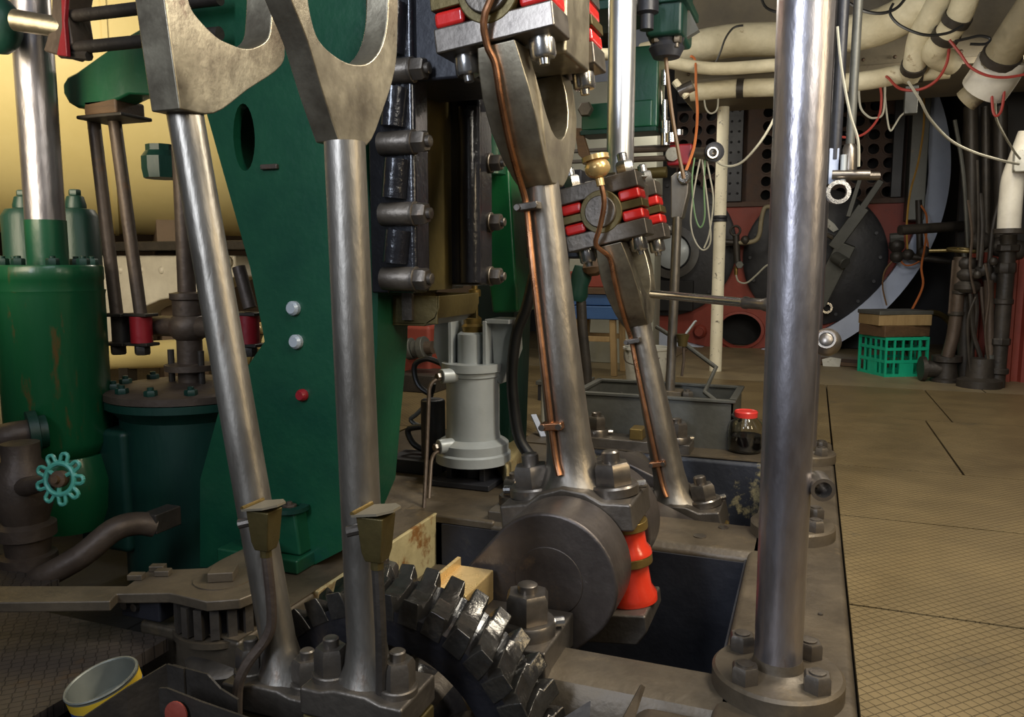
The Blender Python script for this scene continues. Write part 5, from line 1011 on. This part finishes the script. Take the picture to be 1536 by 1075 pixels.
M().box(aY(1236,250,3.38).x, aY(1243,250,3.38).x, 3.37, 3.44, aY(1240,278,3.38).z, aY(1240,226,3.38).z).build('edge', 'void_black', lg, 0.002)
M().cyl(aY(1264,272,3.36), aY(1266,232,3.36), 0.012, n=10).build('gauge_tube', 'pump', lg)
M().ring(aY(1256,289,3.36), (0.1,-1,0), 0.045, 0.030, 0.04, 24).build('ring_fitting', 'bright', lg)
M().cyl(aY(1275,264,3.36), aY(1318,264,3.40), 0.016, n=10).build('cross_tube', 'nut', lg)
cy = thing('steam_cylinder', 'dark green valve chest with drain boss at top, right of the bright piston rod', 'cylinder', aY(1000, 30, 3.6))
x0_, x1_ = aY(968,20,3.6).x, aY(1024,20,3.6).x
M().box(x0_, x1_, 3.6, 3.9, aY(1000,52,3.6).z, 2.3).build('chest', 'greendk', cy, 0.02, 3)
M().box(x0_-0.55, x1_+0.02, 3.58, 3.95, 1.98, 2.02).build('chest_flange', 'greendk', cy, 0.006)
c = aY(1000, 66, 3.7); M().lathe([(0.06,-0.06),(0.08,-0.02),(0.07,0.0),(0.085,0.03),(0.085,0.08)], c, (0,0,1), 20).build('drain_boss', 'dark', cy)
M().lathe([(0.03,0),(0.03,0.06),(0.05,0.07),(0.05,0.12),(0.03,0.13),(0.03,0.2)], aY(970, 45, 3.5), (0,0,1), 12).build('relief_valve', 'dark', cy)
M().hexn(aY(970,22,3.5), (0,0,1), 0.06, 0.05).build('valve_nut', 'nut', cy)
for x in (985, 1015): nut(cy, aY(x,54,3.65), (0,0,-1), 0.04, 0.03, 0.012, 0.02, m='dull', name='stud_nut')
M().bar(aY(1005,-20,3.75), aY(1040,52,3.75), 0.06, 0.04, (0,1,0)).build('stay', 'galv', cy)
gbm = thing('green_beam', 'green beam running behind the bright piston rod', 'beam', aY(930, 170, 4.2))
M().box(aY(872,170,4.2).x, aY(978,170,4.2).x, 4.2, 4.3, aY(930,192,4.2).z, aY(930,152,4.2).z).build('beam', 'green', gbm, 0.008)
M().box(aY(872,170,4.2).x, aY(985,170,4.2).x, 4.18, 4.35, aY(930,200,4.2).z, aY(930,193,4.2).z).build('lower_flange', 'greendk', gbm, 0.003)
M().box(aY(945,170,4.2).x, aY(985,170,4.2).x, 4.22, 4.4, aY(930,192,4.2).z, aY(930,70,4.2).z).build('bracket', 'green', gbm, 0.01)
p = aY(880, 165, 4.15); M().hexn(p, (0,-1,0), 0.07, 0.04).build('nut', 'nut', gbm)
gp_ = thing('grey_cabinet', 'pale grey cabinet panel behind the bright piston rod', 'cabinet', aY(930, 250, 6.6))
M().box(aY(855,240,6.6).x, aY(985,240,6.6).x, 6.6, 6.9, 0.0, aY(930,120,6.6).z).build('panel', 'panel', gp_, 0.006)
for y in (222, 238): M().box(aY(850,y,5.6).x, aY(1010,y,5.6).x, 5.6, 5.65, aY(930,y+3,5.6).z, aY(930,y-2,5.6).z).build('rail', 'pipedk', gp_, 0.003)
M().prism([(p.x,p.z) for p in (aY(872,192,4.2),aY(862,192,4.2),aY(864,205,4.2),aY(868,232,4.2),aY(882,246,4.2),aY(886,238,4.2))], 'y', 4.19, 4.23).build('gusset', 'wooddk', gbm, 0.003)
lb = thing('lubricator', 'red lubricator with chrome sight tubes behind the far crosshead', 'lubricator', aY(1010, 230, 4.3))
c = aY(1012, 232, 4.3)
M().box(aY(1000,232,4.3).x, aY(1038,232,4.3).x, 4.3, 4.42, aY(1010,248,4.3).z, aY(1010,216,4.3).z).build('body', 'rustred', lb, 0.012, 3)
M().lathe([(0.036,0),(0.036,-0.03)], aY(1010,232,4.3), (0,1,0), 20).build('face', 'fork', lb)
for x, ya_, yb_, r in ((998,218,182,0.026), (997,182,150,0.014), (997,128,105,0.016), (1007,214,200,0.035), (1018,203,195,0.025)): M().cyl(aY(x,ya_,4.25), aY(x,yb_,4.25), r, n=16).build('sight_tube', 'bright', lb)
M().cyl(aY(1040,230,4.3), aY(1078,231,4.25), 0.03, n=16).build('spindle', 'nut', lb)
M().lathe([(0.045,0),(0.05,0.02),(0.05,0.06),(0.03,0.07)], aY(1068,230,4.3), (0.35,-1,0), 20).build('knob', 'dark', lb); M().torus(aY(1069,229,4.22), (0.35,-1,0), 0.025, 0.006, 16, 6).build('knob_ring', 'bright', lb)
for y in (226, 240): M().cyl(aY(930,y,4.3), aY(1005,y-3,4.3), 0.016, n=10).build('pipe', 'pipe', lb)
M().cyl(aY(945,262,4.3), aY(1000,258,4.3), 0.03, n=12).build('barrel', 'brassdk', lb)
M().tube([aY(x,y,4.3) for x,y in ((960,100),(962,122),(975,130),(985,135),(985,160),(992,185))], 0.007, 8, 4).build('capillary', 'nut', lb)
M().tube([aY(x,y,4.3) for x,y in ((965,95),(966,126),(990,130),(993,170),(1003,178))], 0.007, 8, 4).build('capillary', 'nut', lb)
M().cyl(aY(1040,128,4.3), aY(1018,138,4.3), 0.03, n=12).build('elbow', 'nut', lb); M().tube([aY(1012,122,4.3), aY(1030,145,4.3)], 0.02, 10).build('elbow', 'lag', lb)
def cable(label, px, ys, r, m, name='cable'):
    if not isinstance(ys, (list, tuple)): ys = [ys]*len(px)
    o = M().tube([aY(x, y, yy) for (x, y), yy in zip(px, ys)], r*0.78, 6, 6).build(name, m); return tag(o, label, 'cable')
cable('brown cable hanging from the ceiling past the lubricator', [(990,-30),(994,30),(1000,100),(1008,170),(1018,230),(1026,268)], 3.7, 0.012, 'cab_br')
cable('orange and yellow cable dropping to the forked pump link', [(1036,84),(1043,92),(1044,130),(1046,170),(1042,215),(1033,245),(1026,262)], [4.86,4.86,4.6,4.4,4.2,4.0,3.94], 0.010, 'cab_or')
cable('pale cable swinging from the white post up to the column', [(1064,232),(1085,248),(1110,245),(1135,220),(1155,190),(1166,165)], [4.28,4.25,4.2,4.1,4.0,3.9], 0.008, 'cab_wh')
cable('longest pale loop hanging below the lubricator', [(1052,230),(1042,280),(1036,330),(1042,360),(1055,375),(1066,360),(1062,310),(1056,260),(1052,230)], 4.28, 0.006, 'cab_wh')
cable('greenish loop hanging below the lubricator', [(1043,230),(1038,270),(1042,320),(1050,341),(1057,325),(1056,280),(1058,230)], 4.28, 0.006, 'cab_gn')
cable('straight pale strands below the lubricator knob', [(1058,230),(1064,260),(1070,300),(1064,350),(1056,372)], 4.28, 0.006, 'cab_wh')
cable('small white loop hung from the banded pipe', [(1056,138),(1058,160),(1066,170),(1076,163),(1077,136)], 5.0, 0.007, 'cab_wh')
cable('black cable arching over the thick pipe', [(1115,38),(1100,42),(1088,58),(1080,80),(1072,98)], 4.9, 0.008, 'hose')
cable('black cable sagging across the top behind the column', [(1140,-10),(1150,12),(1180,22)], 4.6, 0.010, 'hose')
cable('black cable sagging in a curve under the thick pipe', [(1256,-8),(1290,14),(1320,20),(1345,12),(1362,-8)], 4.4, 0.010, 'hose')
cable('red cable sagging in a loop below the dropping pipes', [(1424,66),(1420,95),(1405,120),(1380,134),(1350,133),(1330,115),(1322,118)], [4.7,4.7,4.75,4.8,4.85,4.95,5.0], 0.010, 'cab_red')
cable('red cable hanging from the banded pipe toward the column', [(1318,119),(1322,145),(1318,175),(1300,198),(1280,206),(1258,205)], 5.0, 0.009, 'cab_red')
cable('white loop hanging under the banded pipe by the column', [(1288,122),(1290,158),(1300,173),(1312,177),(1325,168),(1328,116)], 5.0, 0.008, 'cab_wh')
cable('thin white cable in a sharp vee beside the hanger plate', [(1326,117),(1328,150),(1332,185),(1336,196),(1342,188),(1352,173),(1368,163)], 5.02, 0.007, 'cab_wh')
cable('long grey cable swooping from the dropping pipe to the right edge', [(1362,122),(1380,150),(1395,178),(1425,210),(1460,228),(1500,240),(1528,246)], [4.8,4.8,4.9,5.1,5.3,5.5,5.7], 0.010, 'cab_wh')
cable('grey cable hanging from the white jacket down to the lagged standpipe', [(1492,130),(1493,165),(1496,182),(1508,205),(1522,228),(1530,238)], [4.8,4.9,5.1,5.3,5.6,5.75], 0.009, 'cab_wh')
cable('red loop hanging from the white cloth jacket', [(1487,118),(1488,150),(1490,168),(1495,174),(1502,165),(1506,140),(1504,128)], 4.7, 0.009, 'cab_red')
cable('red cable crossing the white cloth jacket to the right edge', [(1424,60),(1440,80),(1455,100),(1480,113),(1510,116),(1545,110)], 4.6, 0.009, 'cab_red')
cable('dark cable looped round the dropping pipes', [(1340,5),(1335,20),(1350,38),(1385,52),(1420,50),(1445,38)], 4.4, 0.009, 'hose')
cable('black loop beside the white cloth jacket', [(1432,62),(1450,58),(1470,54),(1485,58),(1478,66),(1455,66)], 4.45, 0.009, 'hose')
cable('yellow cable running down the smokebox edge to the boiler valve', [(1384,110),(1386,180),(1378,240),(1365,290),(1360,340),(1362,385)], 8.0, 0.012, 'cab_ye')
cable('orange cable hanging from the boiler valve to the timber pile', [(1379,305),(1390,325),(1388,365),(1382,400),(1384,430),(1365,470)], [8.0,7.9,7.7,7.5,7.3,6.98], 0.012, 'cab_or')
cable('orange cable looped beneath the boiler valve', [(1350,368),(1350,388),(1360,398),(1378,392),(1392,370),(1380,330)], 8.0, 0.011, 'cab_or')
cable('thin brown cable curving from boiler valve down behind the crate', [(1345,385),(1328,405),(1324,430),(1330,458)], 8.0, 0.010, 'cab_br')
cable('thin pale wire slanting down behind the nearest column', [(1256,40),(1262,100),(1275,170),(1287,210),(1288,250)], 3.3, 0.007, 'cab_wh')
